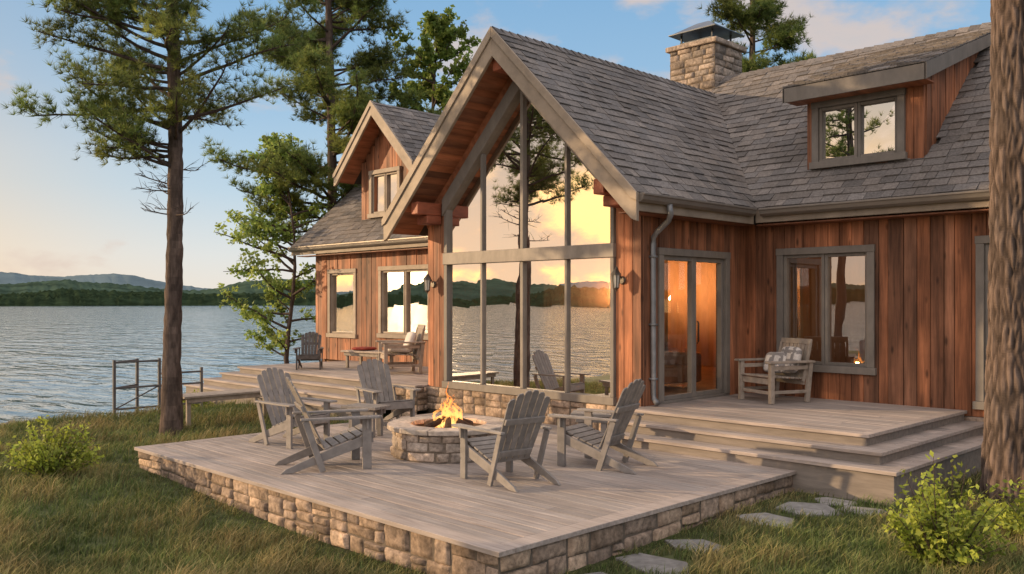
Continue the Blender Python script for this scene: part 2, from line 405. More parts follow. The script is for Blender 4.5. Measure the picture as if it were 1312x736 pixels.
gv_=N.new("ShaderNodeVectorMath"); gv_.operation='SCALE'; gv_.inputs[0].default_value=(2.0,0.95,0.16); L.new(glow,gv_.inputs["Scale"])
base=mixc(1.0,base,gv_.outputs[0],'ADD')
core=mth('MULTIPLY',dirmask((SAZ.x-.004,SAZ.y,0.022),0.9990,0.99993),6.0)
gc_=N.new("ShaderNodeVectorMath"); gc_.operation='SCALE'; gc_.inputs[0].default_value=(1.6,1.3,0.8); L.new(core,gc_.inputs["Scale"])
base=mixc(1.0,base,gc_.outputs[0],'ADD')
L.new(base,bg.inputs["Color"])
m1=dirmask((-0.55,0.80,0.25),0.935,0.998)
m3=dirmask((-0.80,-0.60,0.34),0.75,0.98)
ml=srange(Z,0.15,0.05)
dens=mth('ADD',cn.outputs["Fac"],mth('MULTIPLY',m1,0.19))
dens=mth('ADD',dens,mth('MULTIPLY',m3,0.13))
dens=mth('ADD',dens,mth('MULTIPLY',ml,0.06))
top_fill=srange(Z,0.50,0.78)  # bright cloud overhead, out of view, added as fill light
back_fill=dirmask((0.45,-0.80,0.50),0.35,0.95)  # unseen bright cloud bank behind the camera, added to light the front walls
tb=mth('MAXIMUM',top_fill,back_fill)
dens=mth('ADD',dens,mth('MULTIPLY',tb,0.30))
cfac=mth('MULTIPLY',srange(dens,0.60,0.73),0.82)
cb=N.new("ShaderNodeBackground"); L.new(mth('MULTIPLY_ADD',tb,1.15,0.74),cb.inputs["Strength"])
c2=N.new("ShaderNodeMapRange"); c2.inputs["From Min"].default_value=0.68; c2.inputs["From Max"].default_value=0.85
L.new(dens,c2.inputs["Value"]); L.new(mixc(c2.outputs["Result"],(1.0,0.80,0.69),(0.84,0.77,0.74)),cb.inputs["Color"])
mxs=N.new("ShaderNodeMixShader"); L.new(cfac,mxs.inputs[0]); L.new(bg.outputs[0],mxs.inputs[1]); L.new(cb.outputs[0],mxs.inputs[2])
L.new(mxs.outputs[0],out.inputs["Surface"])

# ------------------------------------------------------------------ terrain, lake, hills
def sstep(t): t=min(max(t,0),1); return t*t*(3-2*t)
def shore(y): return -19.3-6.6*sstep((y-8.6)/3.6)+0.45*math.sin(y*0.7)+0.2*math.sin(y*1.9+1)
WZ=-0.66
def gz(x,y):
    b=-0.24-0.17*math.exp(-((x+7.5)**2/11+(y-3.9)**2/8))-0.05*math.exp(-((x+4.3)**2/4+(y-6)**2/8))+0.04*noise.noise(Vector((x*0.35,y*0.35,0)))
    d=x-shore(y)
    if d<2.5: b-= (1-sstep(d/2.5))*0.36 if d>0 else 0.36+min(-d*0.6,2.0)
    return b
xs=list(np.arange(-34,3,0.35))+[4,6,10,16,30,60,120,400]
ys=[-400,-200,-100,-60,-40,-28,-20,-15,-11]+list(np.arange(-8,24,0.35))+[26,30,40,60,100,200,400]
gv=np.array([(x,y,gz(x,y)) for x in xs for y in ys]); ny=len(ys)
gf=np.array([(i*ny+j,(i+1)*ny+j,(i+1)*ny+j+1,i*ny+j+1) for i in range(len(xs)-1) for j in range(ny-1)])
g=np_mesh("ground",gv,gf,[M_GROUND],np.ones(len(gf)),np.zeros(len(gf)),smooth=True); g["kind"]="structure"
b=MB(); S=9000
b.add([(-S,-S,WZ),(S,-S,WZ),(S,S,WZ),(-S,S,WZ)],[(0,1,2,3)])
wob=b.build("lake_water",[M_WATER]); wob["kind"]="structure"
def hills(name,Rr,hmax,depth,mt,seed,rough,n=1400,lo=0.25,tree=2.0,boost=None):
    V=[];F=[];rows=7
    for i in range(n):
        a=2*math.pi*i/n; ca,sa=math.cos(a),math.sin(a)
        rr=Rr*(1+0.12*noise.noise(Vector((ca*2+seed,sa*2,3))))
        base=lo+(1-lo)*max(0,min(1.2,0.5+1.1*noise.noise(Vector((ca*rough+seed,sa*rough,seed)))+.35*noise.noise(Vector((ca*rough*3+seed,sa*rough*3,seed)))))
        if boost: base*=1+boost[1]*math.exp(-((a-boost[0])/boost[2])**2)
        for k in range(rows):
            t=k/(rows-1); h=hmax*base*math.sin(t*math.pi/2)
            h+= (tree*noise.noise(Vector((i*0.9,k*3.1,seed)))+tree*0.7*noise.noise(Vector((i*0.27,k*2.1,seed+9)))) if k>0 else 0
            r=rr+depth*t; V.append((ca*r,sa*r,(WZ if k==0 else max(h+1,0.5))))
    for i in range(n):
        for k in range(rows-1):
            a=i*rows+k;b_=((i+1)%n)*rows+k; F.append((a,b_,b_+1,a+1))
    F=np.array(F)
    o=np_mesh(name,np.array(V),F,[mt],np.ones(len(F)),0.5*np.ones(len(F)),smooth=(tree>2.9)); o["kind"]="structure"
aL=math.atan2(.332,-1.079); aM=math.atan2(.50,-.93)
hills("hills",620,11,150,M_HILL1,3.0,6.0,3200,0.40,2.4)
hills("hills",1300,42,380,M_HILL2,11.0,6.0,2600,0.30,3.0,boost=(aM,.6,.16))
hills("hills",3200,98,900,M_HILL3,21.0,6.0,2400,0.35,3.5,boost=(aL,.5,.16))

# ------------------------------------------------------------------ house
C=-10.35; GW=2.85; GE=3.48; GA=6.33; YF=9.82
YW=13.4; YE=13.0; MZ=3.48; MR=0.87; YR=16.8; ZR=MZ+MR*(YR-YE)
OX=(-12.0,14.0,0.0)
house=thing("lake_house",OX,"red cedar lake house with steep shingled gable and tall window wall","house")
def H(mb,name,mats,par=house,**k): return mb.build(name,mats,parent=par,origin=OX,**k)

def fbox(mb,face,fx,u0,u1,d0,d1,z0,z1,mi=0,t=None,h=None):
    if face=='y': mb.box(u0,u1,fx-d1,fx-d0,z0,z1,mi,t,h)
    else: mb.box(fx+d0,fx+d1,u0,u1,z0,z1,mi,t,h)
def wall(face,fx,u0,u1,z0,z1,ops,name="wall"):
    mb=MB()
    def seg(a,b,d0f,d1f,mi,tf,hf):
        br=[a,b]+[o[i] for o in ops for i in (0,1) if a<o[i]<b]; br=sorted(set(br))
        t,h=tf(),hf(); d1=d1f()
        for p,q in zip(br[:-1],br[1:]):
            zs=[(z0,z1)]
            for o in ops:
                if o[0]<=p+1e-6 and o[1]>=q-1e-6:
                    nz=[]
                    for (s,e) in zs:
                        if o[2]>s: nz.append((s,min(e,o[2])))
                        if o[3]<e: nz.append((max(s,o[3]),e))
                    zs=nz
            for s,e in zs:
                if e-s>0.01: fbox(mb,face,fx,p,q,d0f,d1,s,e,mi,t,h)
    seg(u0,u1,-0.16,lambda:0.0,1,lambda:1,lambda:.5)
    u=u0
    while u<u1-0.01:
        ww=random.choice([0.14,0.19,0.19,0.23]); e=min(u+ww,u1)
        seg(u+0.004,e-0.004,0.001,lambda:R(0.018,0.034),0,lambda:random.choice([R(0.72,0.9),R(0.85,1.1),R(0.9,1.2)]),lambda:random.random()**1.0)
        u=e
    return H(mb,name,[M_SIDING,M_CORE],bevel=0.003)
def window(face,fx,u0,u1,z0,z1,vm=(),hm=(),trim=0.11,name="window",sash=0.05,glassd=-0.05,sill=True,mt=None,gm_=None):
    mb=MB()
    fbox(mb,face,fx,u0-0.01,u1+0.01,-0.03,0.066,z1-trim,z1)
    if sill: fbox(mb,face,fx,u0-0.03,u1+0.03,-0.03,0.09,z0,z0+trim)
    else: fbox(mb,face,fx,u0,u1,-0.03,0.05,z0,z0+0.04)
    zb=z0+(trim if sill else 0.04)
    fbox(mb,face,fx,u0,u0+trim,-0.03,0.06,zb,z1-trim); fbox(mb,face,fx,u1-trim,u1,-0.03,0.06,zb,z1-trim)
    a,b_,c,d=u0+trim,u1-trim,zb,z1-trim
    edges=[a]+[a+(b_-a)*v for v in vm]+[b_]
    g=MB()
    for i in range(len(edges)-1):
        p,q=edges[i],edges[i+1]
        dd=0.0 if i%2==0 else -0.012
        fbox(mb,face,fx,p+.001,p+sash,-0.07+dd,0.02+dd,c+.001,d-.001,0); fbox(mb,face,fx,q-sash,q-.001,-0.07+dd,0.02+dd,c+.001,d-.001,0)
        fbox(mb,face,fx,p+sash,q-sash,-0.07+dd,0.016+dd,c+.001,c+sash,0); fbox(mb,face,fx,p+sash,q-sash,-0.07+dd,0.016+dd,d-sash,d-.001,0)
        for v in hm: fbox(mb,face,fx,p+sash,q-sash,-0.06,0.0,c+(d-c)*v-.012,c+(d-c)*v+.012)
        gd=glassd+dd; e=lambda: R(-0.002,0.002)
        pts=[(p+sash-.01,c+sash-.01),(q-sash+.01,c+sash-.01),(q-sash+.01,d-sash+.01),(p+sash-.01,d-sash+.01)]
        P=[((u,fx-gd+e(),z) if face=='y' else (fx+gd+e(),u,z)) for u,z in pts]
        g.add(P,[(0,1,2,3)])
    o=H(mb,name,[mt or M_TRIM],bevel=0.005)
    go=H(g,"glass",[gm_ or M_GLASS],par=o)
    return o

wR=(-7.31,-5.70,0.84,2.82); wR2=(-4.27,-2.9,0.45,2.87)
op=lambda w_,t=0.08:(w_[0]+t,w_[1]-t,w_[2]+t,w_[3]-t)
wall('y',YW,-7.9,-2.0,0.34,3.3,[op(wR),op(wR2)])
wL1=(-20.55,-19.24,1.0,2.82); wL2=(-18.26,-16.2,1.05,2.84)
wall('y',YW,-21.2,-12.8,0.40,3.3,[op(wL1),op(wL2)])
dr=(10.85,12.80,0.42,2.76)
wall('x',-7.9,10.5,13.4,0.40,3.5,[(dr[0]+.08,dr[1]-.08,0.40,dr[3]-.08)])
window('y',YW,*wR,vm=(0.5,),gm_=M_GLASS2)
window('y',YW,*wR2,vm=(0.5,),gm_=M_GLASS2)
window('y',YW,*wL1,vm=(),hm=(),mt=M_BARGE)
window('y',YW,*wL2,vm=(0.5,),mt=M_BARGE)
d_=window('x',-7.9,*dr,vm=(0.5,),name="door",sash=0.07,sill=False,gm_=M_GLASS3)
mb=MB(); mb.tube([(-7.85,11.86,1.3),(-7.83,11.86,1.33),(-7.83,11.86,1.62),(-7.85,11.86,1.65)],[.012]*4,8)
H(mb,"handle",[M_DARK],par=d_,smooth=True)
for (a,b_) in ((-12.8,-12.29),(-8.375,-7.9)):
    mb=MB(); n=3
    zt=lambda x:6.0-abs(x-C)
    mb.prism([(a+.01,10.51,0),(b_-.01,10.51,0),(b_-.01,10.51,zt(b_)-.02),(a+.01,10.51,zt(a)-.02)],(0,.08,0),1,1,.5)
    for i in range(n):
        p=a+(b_-a)*i/n+.004; q=a+(b_-a)*(i+1)/n-.004
        mb.prism([(p,10.5-R(.012,.03),0.0),(q,10.5-.02,0.0),(q,10.5-.02,zt(q)),(p,10.5-.02,zt(p))],(0,0.12,0),0,R(.8,1.2),random.random())
    H(mb,"wall",[M_SIDING,M_CORE],bevel=0.003)
mb=MB()
mb.box(-12.78,-12.6,10.62,13.4,0.3,3.5,0,1,.5); H(mb,"wall",[M_INT])
mb=MB(); mb.box(-21.2,-2.0,20.3,20.5,0.0,3.4,0,1,.5); H(mb,"wall",[M_SIDING])
for x in (-21.2,-2.18):
    mb=MB(); mb.prism([(x,13.57,-.3),(x,20.3,-.3),(x,20.3,3.6),(x,16.8,6.6),(x,13.57,3.8)],(0.18,0,0),0,1,.5); H(mb,"wall",[M_SIDING])
mb=MB(); mb.box(-21.0,-2.2,13.6,20.28,0.2,0.41,0,1,.5); mb.box(-12.55,-8.1,10.64,13.6,0.2,0.41,0,1,.5)
mb.box(-13.2,-13.05,13.6,20.2,0.42,3.4,0,1,.5); mb.box(-7.6,-7.45,14.3,18,0.42,3.4,0,1,.5)
mb.box(-12.9,-4.0,18.2,18.3,0.42,6.0,0,1,.5)
H(mb,"floor",[M_INT])

mb=MB(); g=MB()
XL,XR=-12.29,-8.375; ZT=lambda x:5.5-abs(x-C)
ml_=[XL+(XR-XL)*i/4 for i in range(5)]; CX=(XL+XR)/2
mb.box(XL-.02,XR+.02,10.40,10.58,0.40,0.52)
mb.box(XL,XL+.09,10.43,10.57,0.52,2.62); mb.box(XR-.07,XR,10.43,10.57,0.52,2.62)
mb.box(XL-.01,XR+.01,10.41,10.58,2.62,2.83,0,1.25,0)
mb.prism([(XL,10.43,2.83),(XL+.09,10.43,2.83),(XL+.09,10.43,ZT(XL+.09)),(XL,10.43,ZT(XL))],(0,.14,0))
mb.prism([(XR-.07,10.43,2.83),(XR,10.43,2.83),(XR,10.43,ZT(XR)),(XR-.07,10.43,ZT(XR-.07))],(0,.14,0))
for i in (1,2,3):
    x=ml_[i]; hw=0.036 if i==2 else 0.027
    mb.box(x-hw,x+hw,10.45,10.55,0.52,2.62); mb.box(x-hw,x+hw,10.45,10.55,2.83,ZT(abs(x-C)+C+hw)-0.001)
for s in (-1,1):
    xe=(XL-.02 if s<0 else XR+.02)
    mb.prism([(C,10.40,5.46),(xe,10.40,5.46-abs(xe-C)),(xe,10.40,5.76-abs(xe-C)),(C,10.40,5.76)],(0,.18,0),0,R(.9,1.1),.3)
gw=H(mb,"window_wall",[M_TRIM],bevel=0.006)
for i in range(4):
    p,q=ml_[i],ml_[i+1]; e=lambda: R(-0.0025,0.0025)
    g.add([(p,10.5+e(),.5),(q,10.5+e(),.5),(q,10.5+e(),2.63),(p,10.5+e(),2.63)],[(0,1,2,3)])
    g.add([(p,10.5+e(),2.82),(q,10.5+e(),2.82),(q,10.5+e(),5.5-abs(q-C)),(p,10.5+e(),5.5-abs(p-C))],[(0,1,2,3)])
H(g,"glass",[M_GLASS],par=gw)
mb=MB()
for s in (-1,1):
    xe=C+s*2.45
    mb.prism([(C,10.46,5.76),(xe,10.46,5.76-2.45),(xe,10.46,6.03-2.45),(C,10.46,6.03)],(0,.08,0),0,1,.3)
H(mb,"wall",[M_SOFFIT])

roof=MB()
vy=lambda z: YE+(z-MZ)/MR
for s in (-1,1):
    xe=C+s*(GW-0.03)
    roof.prism([(C,YF+.05,GA-.03),(xe,YF+.05,GE),(xe,YF+.05,GE-.27),(C,YF+.05,GA-.30)],(0,13.3-YF-.05,0),1,1,.5)
    roof.add([(C+s*GW,13.0,GE-.02),(C,vy(GA)+.2,GA-.02),(C,13.2,GA-.02)],[(0,1,2)],1)
    sl=math.hypot(GW,GA-GE); ca=GW/sl; sa=(GA-GE)/sl
    def f(u,t,d,s=s,ca=ca,sa=sa): return (C+s*(GW+.03)-s*ca*t+s*sa*d, u, GE-.02+sa*t+ca*d)
    def ur(t,sa=sa): return (YF-.02, vy(GE+sa*t)+0.02)
    shingles(roof,f,sl+.02,ur)
    roof.add([(C+s*GW,YE,MZ-.01),(C,vy(GA),GA-.03),(C,YR,ZR-.02),(C+s*GW,YR,ZR-.02)],[(0,1,2,3)],1)
y=YF-.02
while y<vy(GA):
    t=R(.7,1.2)
    for s in (-1,1): roof.add([(C,y,GA+.045),(C,y+.22,GA+.025),(C+s*.14,y+.22,GA-.105),(C+s*.14,y,GA-.09)],[(0,1,2,3)],0,t,random.random())
    y+=.19
for (xa,xb) in ((-21.8,C-GW+.15),(C+GW-.15,-1.5)):
    roof.prism([(xa,YE+.02,MZ-.03),(xa,YR,ZR-.03),(xa,YR,ZR-.25),(xa,YE+.02,MZ-.24)],(xb-xa,0,0),1,1,.5)
roof.add([(-21.8,YR,ZR),(-1.5,YR,ZR),(-1.5,21,ZR-4.2*MR),(-21.8,21,ZR-4.2*MR)],[(0,1,2,3)],0,1,.5)
sl=math.hypot(YR-YE,ZR-MZ); cm=(YR-YE)/sl; sm=(ZR-MZ)/sl
def fm(u,t,d): return (u,YE-.03+cm*t-sm*d,MZ-.02+sm*t+cm*d)
def urR(t):
    z=MZ+sm*t; return (max(C,C+GW-(z-GE)) if z<GA else C, -1.5)
def urL(t):
    z=MZ+sm*t; return (-21.8, min(C,C-GW+(z-GE)) if z<GA else C)
def skR(u,t):
    y=YE+cm*t; return -6.9<u<-5.12 and 13.75<y<16.2
def skL(u,t):
    y=YE+cm*t; return -19.4<u<-17.2 and 13.75<y
shingles(roof,fm,sl+.02,urR,skip=skR); shingles(roof,fm,sl+.02,urL,skip=skL)
x=-21.8
while x<-1.5:
    t=R(.7,1.2)
    for s in (-1,1): roof.add([(x,YR,ZR+.045),(x+.22,YR,ZR+.025),(x+.22,YR+s*.15,ZR-.10),(x,YR+s*.15,ZR-.085)],[(0,1,2,3)],0,t,random.random())
    x+=.19
ro=H(roof,"roof",[M_SHINGLE,M_UNDER])
mb=MB()
for s in (-1,1):
    k=0; t=0.05
    while t<GW*1.414-0.1:
        t2=min(t+.135,GW*1.414-.06); a=t/1.4142; b_=t2/1.4142-.004
        mb.prism([(C+s*a,YF+.06,GA-.305-a),(C+s*b_,YF+.06,GA-.305-b_),(C+s*b_,YF+.06,GA-.33-b_),(C+s*a,YF+.06,GA-.33-a)],(0,.66,0),0,R(.7,1.25),random.random())
        t+=.135
for (xa,xb) in ((-21.6,-12.85),(-7.5,-1.7)): mb.box(xa,xb,YE+.04,YW-.03,3.19,3.21,0,.7,.6)
mb.box(-7.86,-7.55,9.9,13.0,3.2,3.215,0,.7,.6)
H(mb,"soffit",[M_SOFFIT])
mb=MB()
def barge(mb,cx,hw,za,y0,dep,th=.05,proud=0.0,slope=1.0):
    for s in (-1,1):
        xe=cx+s*hw
        mb.prism([(cx,y0,za+proud),(xe,y0,za+proud-hw*slope),(xe,y0,za-dep-hw*slope+.06),(xe-s*.10,y0,za-dep-hw*slope+.10*slope),(cx,y0,za-dep)],(0,th,0),0,R(.95,1.1),.2+.3*(s>0))
barge(mb,C,GW+.04,GA,YF-.03,.44,.06,0.02)
barge(mb,C,GW+.06,GA,YF-.06,.14,.028,0.035)
mb.box(C+GW-.03,C+GW,YF+.05,12.96,GE-.27,GE-.03,0,1,.3); mb.box(C-GW,C-GW+.03,YF+.05,12.96,GE-.27,GE-.03,0,1,.3)
for (xa,xb) in ((-21.8,C-GW-.01),(C+GW+.01,-1.5)): mb.box(xa,xb,YE-.01,YE+.018,MZ-.25,MZ-.03,0,.9,.4)
mb.prism([(-21.83,YE,MZ),(-21.83,YR,ZR),(-21.83,YR,ZR-.3),(-21.83,YE,MZ-.27)],(.03,0,0),0,1,.3)
H(mb,"bargeboard",[M_BARGE],bevel=0.006)
for (x,z,wd,hh) in ((C,5.80,.20,.24),(C-2.12,3.62,.20,.22),(C+2.12,3.62,.20,.22)):
    mb=MB(); mb.box(x-wd/2,x+wd/2,YF+.08,10.45,z-hh/2,z+hh/2,0,1,.3)
    if x!=C: mb.box(x-wd/2-.1*(x<C),x+wd/2+.1*(x>C),YF+.3,10.45,z-hh/2-.16,z-hh/2-.004,0,.85,.4)
    H(mb,"bracket",[M_TIMBER],bevel=0.012)
def gutter(p0,vec,nrm):
    mb=MB(); p=Vector(p0); n=Vector(nrm)
    prof=[(0,.0),(0,-.11),(.06,-.125),(.105,-.09),(.12,-.03),(.135,-.03),(.135,0.0)]
    mb.prism([p+n*a+Vector((0,0,b_)) for a,b_ in prof],vec,0,1,.5); return H(mb,"gutter",[M_METAL],bevel=.004)
gutter((C+GW+.002,YF+.02,GE-.03),(0,3.0,0),(1,0,0))
gutter((C+GW+.14,YE-.012,MZ-.03),(-1.5-(C+GW+.14),0,0),(0,-1,0))
gutter((-21.8,YE-.012,MZ-.03),(C-GW-.02+21.8,0,0),(0,-1,0))
mb=MB(); mb.tube([(-7.43,10.52,3.34),(-7.43,10.55,3.20),(-7.50,10.6,3.12),(-7.74,10.66,2.98),(-7.82,10.67,2.90),(-7.82,10.67,2.8),(-7.82,10.67,.62),(-7.80,10.66,.52),(-7.70,10.6,.47)],[.042]*9,10)
for z in (2.6,1.6,.8): mb.box(-7.87,-7.77,10.62,10.72,z,z+.03)
H(mb,"downspout",[mat("downspout_metal",(.22,.22,.22),(.2,.2,.2),.4,metallic=.4,bump=0)],smooth=True)
mb=MB()
stone_panel(mb,lambda u,z,d:(-12.82+u,10.44-d,-.02+z),4.80,.42,(.11,.19),(.2,.46),.026)
mb.box(-12.82,-8.03,10.45,10.62,-.3,.39,1,1,.5)
stone_panel(mb,lambda u,z,d:(-4.45+u,13.36-d,-.35+z),2.5,.69,(.11,.18),(.16,.40),.026)
mb.box(-7.9,-2.0,13.38,13.6,-.4,.335,1,1,.5)
stone_panel(mb,lambda u,z,d:(-13.55+u,10.2-d,-.35+z),.78,.73,(.10,.16),(.16,.34),.026)
stone_panel(mb,lambda u,z,d:(-12.77+d,10.2+u,-.05+z),.26,.43,(.10,.16),(.13,.26),.026)
H(mb,"foundation",[M_STONE,M_MORTAR],smooth=True)
mb=MB(); cx0,cx1,cy0,cy1=-11.6,-10.45,16.45,17.55; cz0,cz1=5.7,7.50
stone_panel(mb,lambda u,z,d:(cx0+u,cy0-d,cz0+z),cx1-cx0,cz1-cz0,(.11,.19),(.18,.42),.03)
stone_panel(mb,lambda u,z,d:(cx1+d,cy0+u,cz0+z),cy1-cy0,cz1-cz0,(.11,.19),(.18,.42),.03)
stone_panel(mb,lambda u,z,d:(cx0-d,cy0+u,cz0+z),cy1-cy0,cz1-cz0,(.11,.19),(.18,.42),.03)
stone_panel(mb,lambda u,z,d:(cx0+u,cy1+d,cz0+z),cx1-cx0,cz1-cz0,(.11,.19),(.18,.42),.03)
ch=H(mb,"chimney",[M_STONE2,M_MORTAR],smooth=True)
mb=MB()
mb.box(cx0-.08,cx1+.08,cy0-.08,cy1+.08,cz1,cz1+.11,0,1.1,.2)
H(mb,"chimney_crown",[M_STONE2],par=ch,bevel=.02,seg=2)
mb=MB(); zc=cz1+.11
mb.box(cx0+.15,cx1-.15,cy0+.15,cy1-.15,zc,zc+.10,0,.6,.5)
for x in (cx0+.18,cx1-.18):
    for y in (cy0+.18,cy1-.18): mb.box(x-.02,x+.02,y-.02,y+.02,zc+.1,zc+.25,0,.5,.5)
for (h0,h1,e0,e1) in ((.25,.28,.03,.03),(.28,.54,.0,-.42)):
    A=[(cx0-e0,cy0-e0,zc+h0),(cx1+e0,cy0-e0,zc+h0),(cx1+e0,cy1+e0,zc+h0),(cx0-e0,cy1+e0,zc+h0)]
    B=[(cx0-e1,cy0-e1,zc+h1),(cx1+e1,cy0-e1,zc+h1),(cx1+e1,cy1+e1,zc+h1),(cx0-e1,cy1+e1,zc+h1)]
    mb.add(A+B,[(3,2,1,0),(4,5,6,7),(0,1,5,4),(1,2,6,5),(2,3,7,6),(3,0,4,7)],0,1,.5)
H(mb,"chimney_cap",[M_HOOD],par=ch,bevel=.006)

mb=MB(); dx0,dx1=-6.95,-5.09
def plankrect(mb,x0,x1,y,z0f,z1f,ops=()):
    u=x0
    while u<x1-.01:
        e=min(u+.19,x1); a,b_=u+.004,e-.004; mid=(a+b_)/2
        segs=[(z0f,z1f(mid))]
        for o in ops:
            if o[0]<mid<o[1]:
                segs=[(z0f,o[2]),(o[3],z1f(mid))]
        for (p,q) in segs:
            if q-p>.01: mb.box(a,b_,y-R(.01,.03),y+.05,p,q,0,R(.7,1.2),random.random())
        u=e
plankrect(mb,dx0,dx1,13.7,3.95,lambda x:5.25,[(-6.78,-5.42,4.15,5.12)])
for xx in (dx0,dx1-.08):
    mb.prism([(xx,13.72,3.95),(xx,16.4,6.4),(xx,16.4,6.45),(xx,13.72,5.3)],(.08,0,0),0,.9,.4)
i=0; yy=13.74
while yy<16.2:
    zb=MZ+MR*(yy-YE)-.05; ztp=5.27+.36*(yy-13.4)
    if ztp-zb>.05:
        mb.box(dx1,dx1+R(.015,.03),yy,yy+.18,zb,ztp-.02,0,R(.7,1.2),random.random())
    yy+=.19
mb.box(dx0+.1,dx1-.1,14.6,14.65,3.9,5.3,0,.8,.5)
dm=H(mb,"dormer",[M_SIDING],bevel=.003)
mb=MB(); rx0,rx1=-7.12,-4.93; ys0,zs0,ss=13.28,5.42,.36
yend=(zs0-ss*ys0-MZ+MR*YE)/(MR-ss)
sl2=math.hypot(yend-ys0,ss*(yend-ys0)); c2_=1/math.hypot(1,ss); s2_=ss*c2_
mb.prism([(rx0,ys0,zs0-.02),(rx0,yend,zs0+ss*(yend-ys0)-.02),(rx0,yend,zs0+ss*(yend-ys0)-.14),(rx0,ys0,zs0-.14)],(rx1-rx0,0,0),1,1,.5)
shingles(mb,lambda u,t,d:(u,ys0-.04+c2_*t-s2_*d,zs0-.01+s2_*t+c2_*d),sl2,lambda t:(rx0-.03,rx1+.03))
mb.box(rx0-.02,rx1+.02,ys0-.03,ys0-.001,zs0-.25,zs0-.02,2,1,.4)
for xx in (rx0-.035,rx1+.005):
    mb.prism([(xx,ys0-.03,zs0-.01),(xx,yend,zs0+ss*(yend-ys0)-.01),(xx,yend,zs0+ss*(yend-ys0)-.20),(xx,ys0-.03,zs0-.25)],(.03,0,0),2,1,.4)
mb.box(rx0,rx1,ys0,13.68,zs0-.24,zs0-.22,3,1,.4)
H(mb,"dormer_roof",[M_SHINGLE,M_UNDER,M_TRIM,M_SOFFIT],par=dm)
window('y',13.68,-6.84,-5.36,4.1,5.19,vm=(0.5,))
DC=-18.3; DW=1.62; DA=6.97; DY=13.2; DSL=1.02
mb=MB(); dz=lambda x:DA-.28-DSL*abs(x-DC)
plankrect(mb,DC-1.15,DC+1.15,13.7,3.95,dz,[(-18.95,-17.85,4.2,5.3)])
for xx in (DC-1.15,DC+1.07): mb.box(xx,xx+.08,13.72,16.5,3.95,5.45,0,.9,.4)
mb.box(DC-1.05,DC+1.05,14.6,14.65,3.9,5.6,0,.8,.5)
dm=H(mb,"dormer",[M_SIDING],bevel=.003)
mb=MB()
for s in (-1,1):
    mb.prism([(DC,DY,DA-.03),(DC+s*DW,DY,DA-.03-DSL*DW),(DC+s*DW,DY,DA-.2-DSL*DW),(DC,DY,DA-.2)],(0,5.6,0),1,1,.5)
    mb.prism([(DC,DY+.01,DA-.205),(DC+s*DW,DY+.01,DA-.205-DSL*DW),(DC+s*DW,DY+.01,DA-.215-DSL*DW),(DC,DY+.01,DA-.215)],(0,.55,0),3,1,.4)
    q=math.hypot(1,DSL); ca=1/q; sa=DSL/q
    shingles(mb,lambda u,t,d,s=s,ca=ca,sa=sa:(DC+s*(DW+.03)-s*ca*t+s*sa*d,u,DA-DSL*DW-.03+sa*t+ca*d),DW*q+.02,lambda t:(DY-.02,DY+5.6))
b2=MB(); barge(b2,DC,DW+.04,DA,DY-.05,.34,.06,.02,DSL); barge(b2,DC,DW+.06,DA,DY-.08,.11,.028,.03,DSL)
o=len(mb.V); mb.V+=b2.V; mb.F+=[tuple(i+o for i in f_) for f_ in b2.F]; mb.M+=[2]*len(b2.F); mb.T+=b2.T; mb.H+=b2.H
H(mb,"dormer_roof",[M_SHINGLE,M_UNDER,M_BARGE,M_SOFFIT],par=dm)
window('y',13.68,-19.05,-17.75,4.12,5.35,vm=(0.5,),mt=M_BARGE)
M_FROST=mat("lantern_glass",(.5,.48,.42),(.5,.48,.42),.2,bump=0)
for x in (-8.24,-12.62):
    mb=MB(); y=10.47; z=2.27
    mb.tube([(x,y-.0,z),(x,y-.03,z)],[.065,.05],14)
    mb.tube([(x,y-.02,z+.02),(x,y-.08,z+.12),(x,y-.14,z+.20),(x,y-.15,z+.17)],[.011]*4,6)
    mb.tube([(x,y-.15,z-.12),(x,y-.15,z-.10),(x,y-.15,z+.08)],[.030,.042,.060],6,1)
    mb.tube([(x,y-.15,z+.08),(x,y-.15,z+.10),(x,y-.15,z+.18)],[.085,.075,.012],6)
    mb.tube([(x,y-.15,z-.17),(x,y-.15,z-.145),(x,y-.15,z-.115)],[.008,.018,.054],6)
    for k in range(6):
        a=k*math.pi/3+.3; mb.beam((x+.046*math.cos(a),y-.15+.046*math.sin(a),z-.115),(x+.066*math.cos(a),y-.15+.066*math.sin(a),z+.09),.01,.01)
    H(mb,"wall_lantern",[M_BRONZE,M_FROST])

# ------------------------------------------------------------------ decks
def planks(mb,x0,x1,y0,y1,z,th=.035,pw=.14,gap=.007,mi=0,joint=3.2):
    y=y0
    while y<y1-.01:
        e=min(y+pw,y1); x=x0; off=R(.6,joint)
        while x<x1-.01:
            xe=min(x+off,x1); 
            if x1-xe<.4: xe=x1
            mb.box(x+.0015,xe-.0015,y+gap/2,e-gap/2,z-th,z+R(-.0015,.0015),mi,R(.84,1.12),random.random()); x=xe; off=joint
        y=e
terr=thing("fire_pit_terrace",(-8.5,7.5,0),"low plank terrace edged with rough fieldstone in the grass","deck")
OT=(-8.5,7.5,0); TX0,TX1,TY0,TY1=-12.0,-5.03,4.84,10.40
mb=MB(); bw=.14
planks(mb,TX0+bw,TX1-bw,TY0+bw,TY1,0.0)
mb.box(TX0-.05,TX1+.05,TY0-.05,TY0+bw-.004,-.04,.002,0,1.05,.2)
mb.box(TX0-.05,TX0+bw-.004,TY0+bw,TY1,-.04,.002,0,1.0,.4); mb.box(TX1-bw+.004,TX1+.05,TY0+bw,TY1,-.04,.002,0,1.02,.3)
mb.box(TX0+.02,TX1-.02,TY0+.02,TY1,-.08,-.042,1,1,.5)
mb.build("decking",[M_DECK,M_CORE],parent=terr,origin=OT,bevel=.003)
mb=MB(); hb=.52
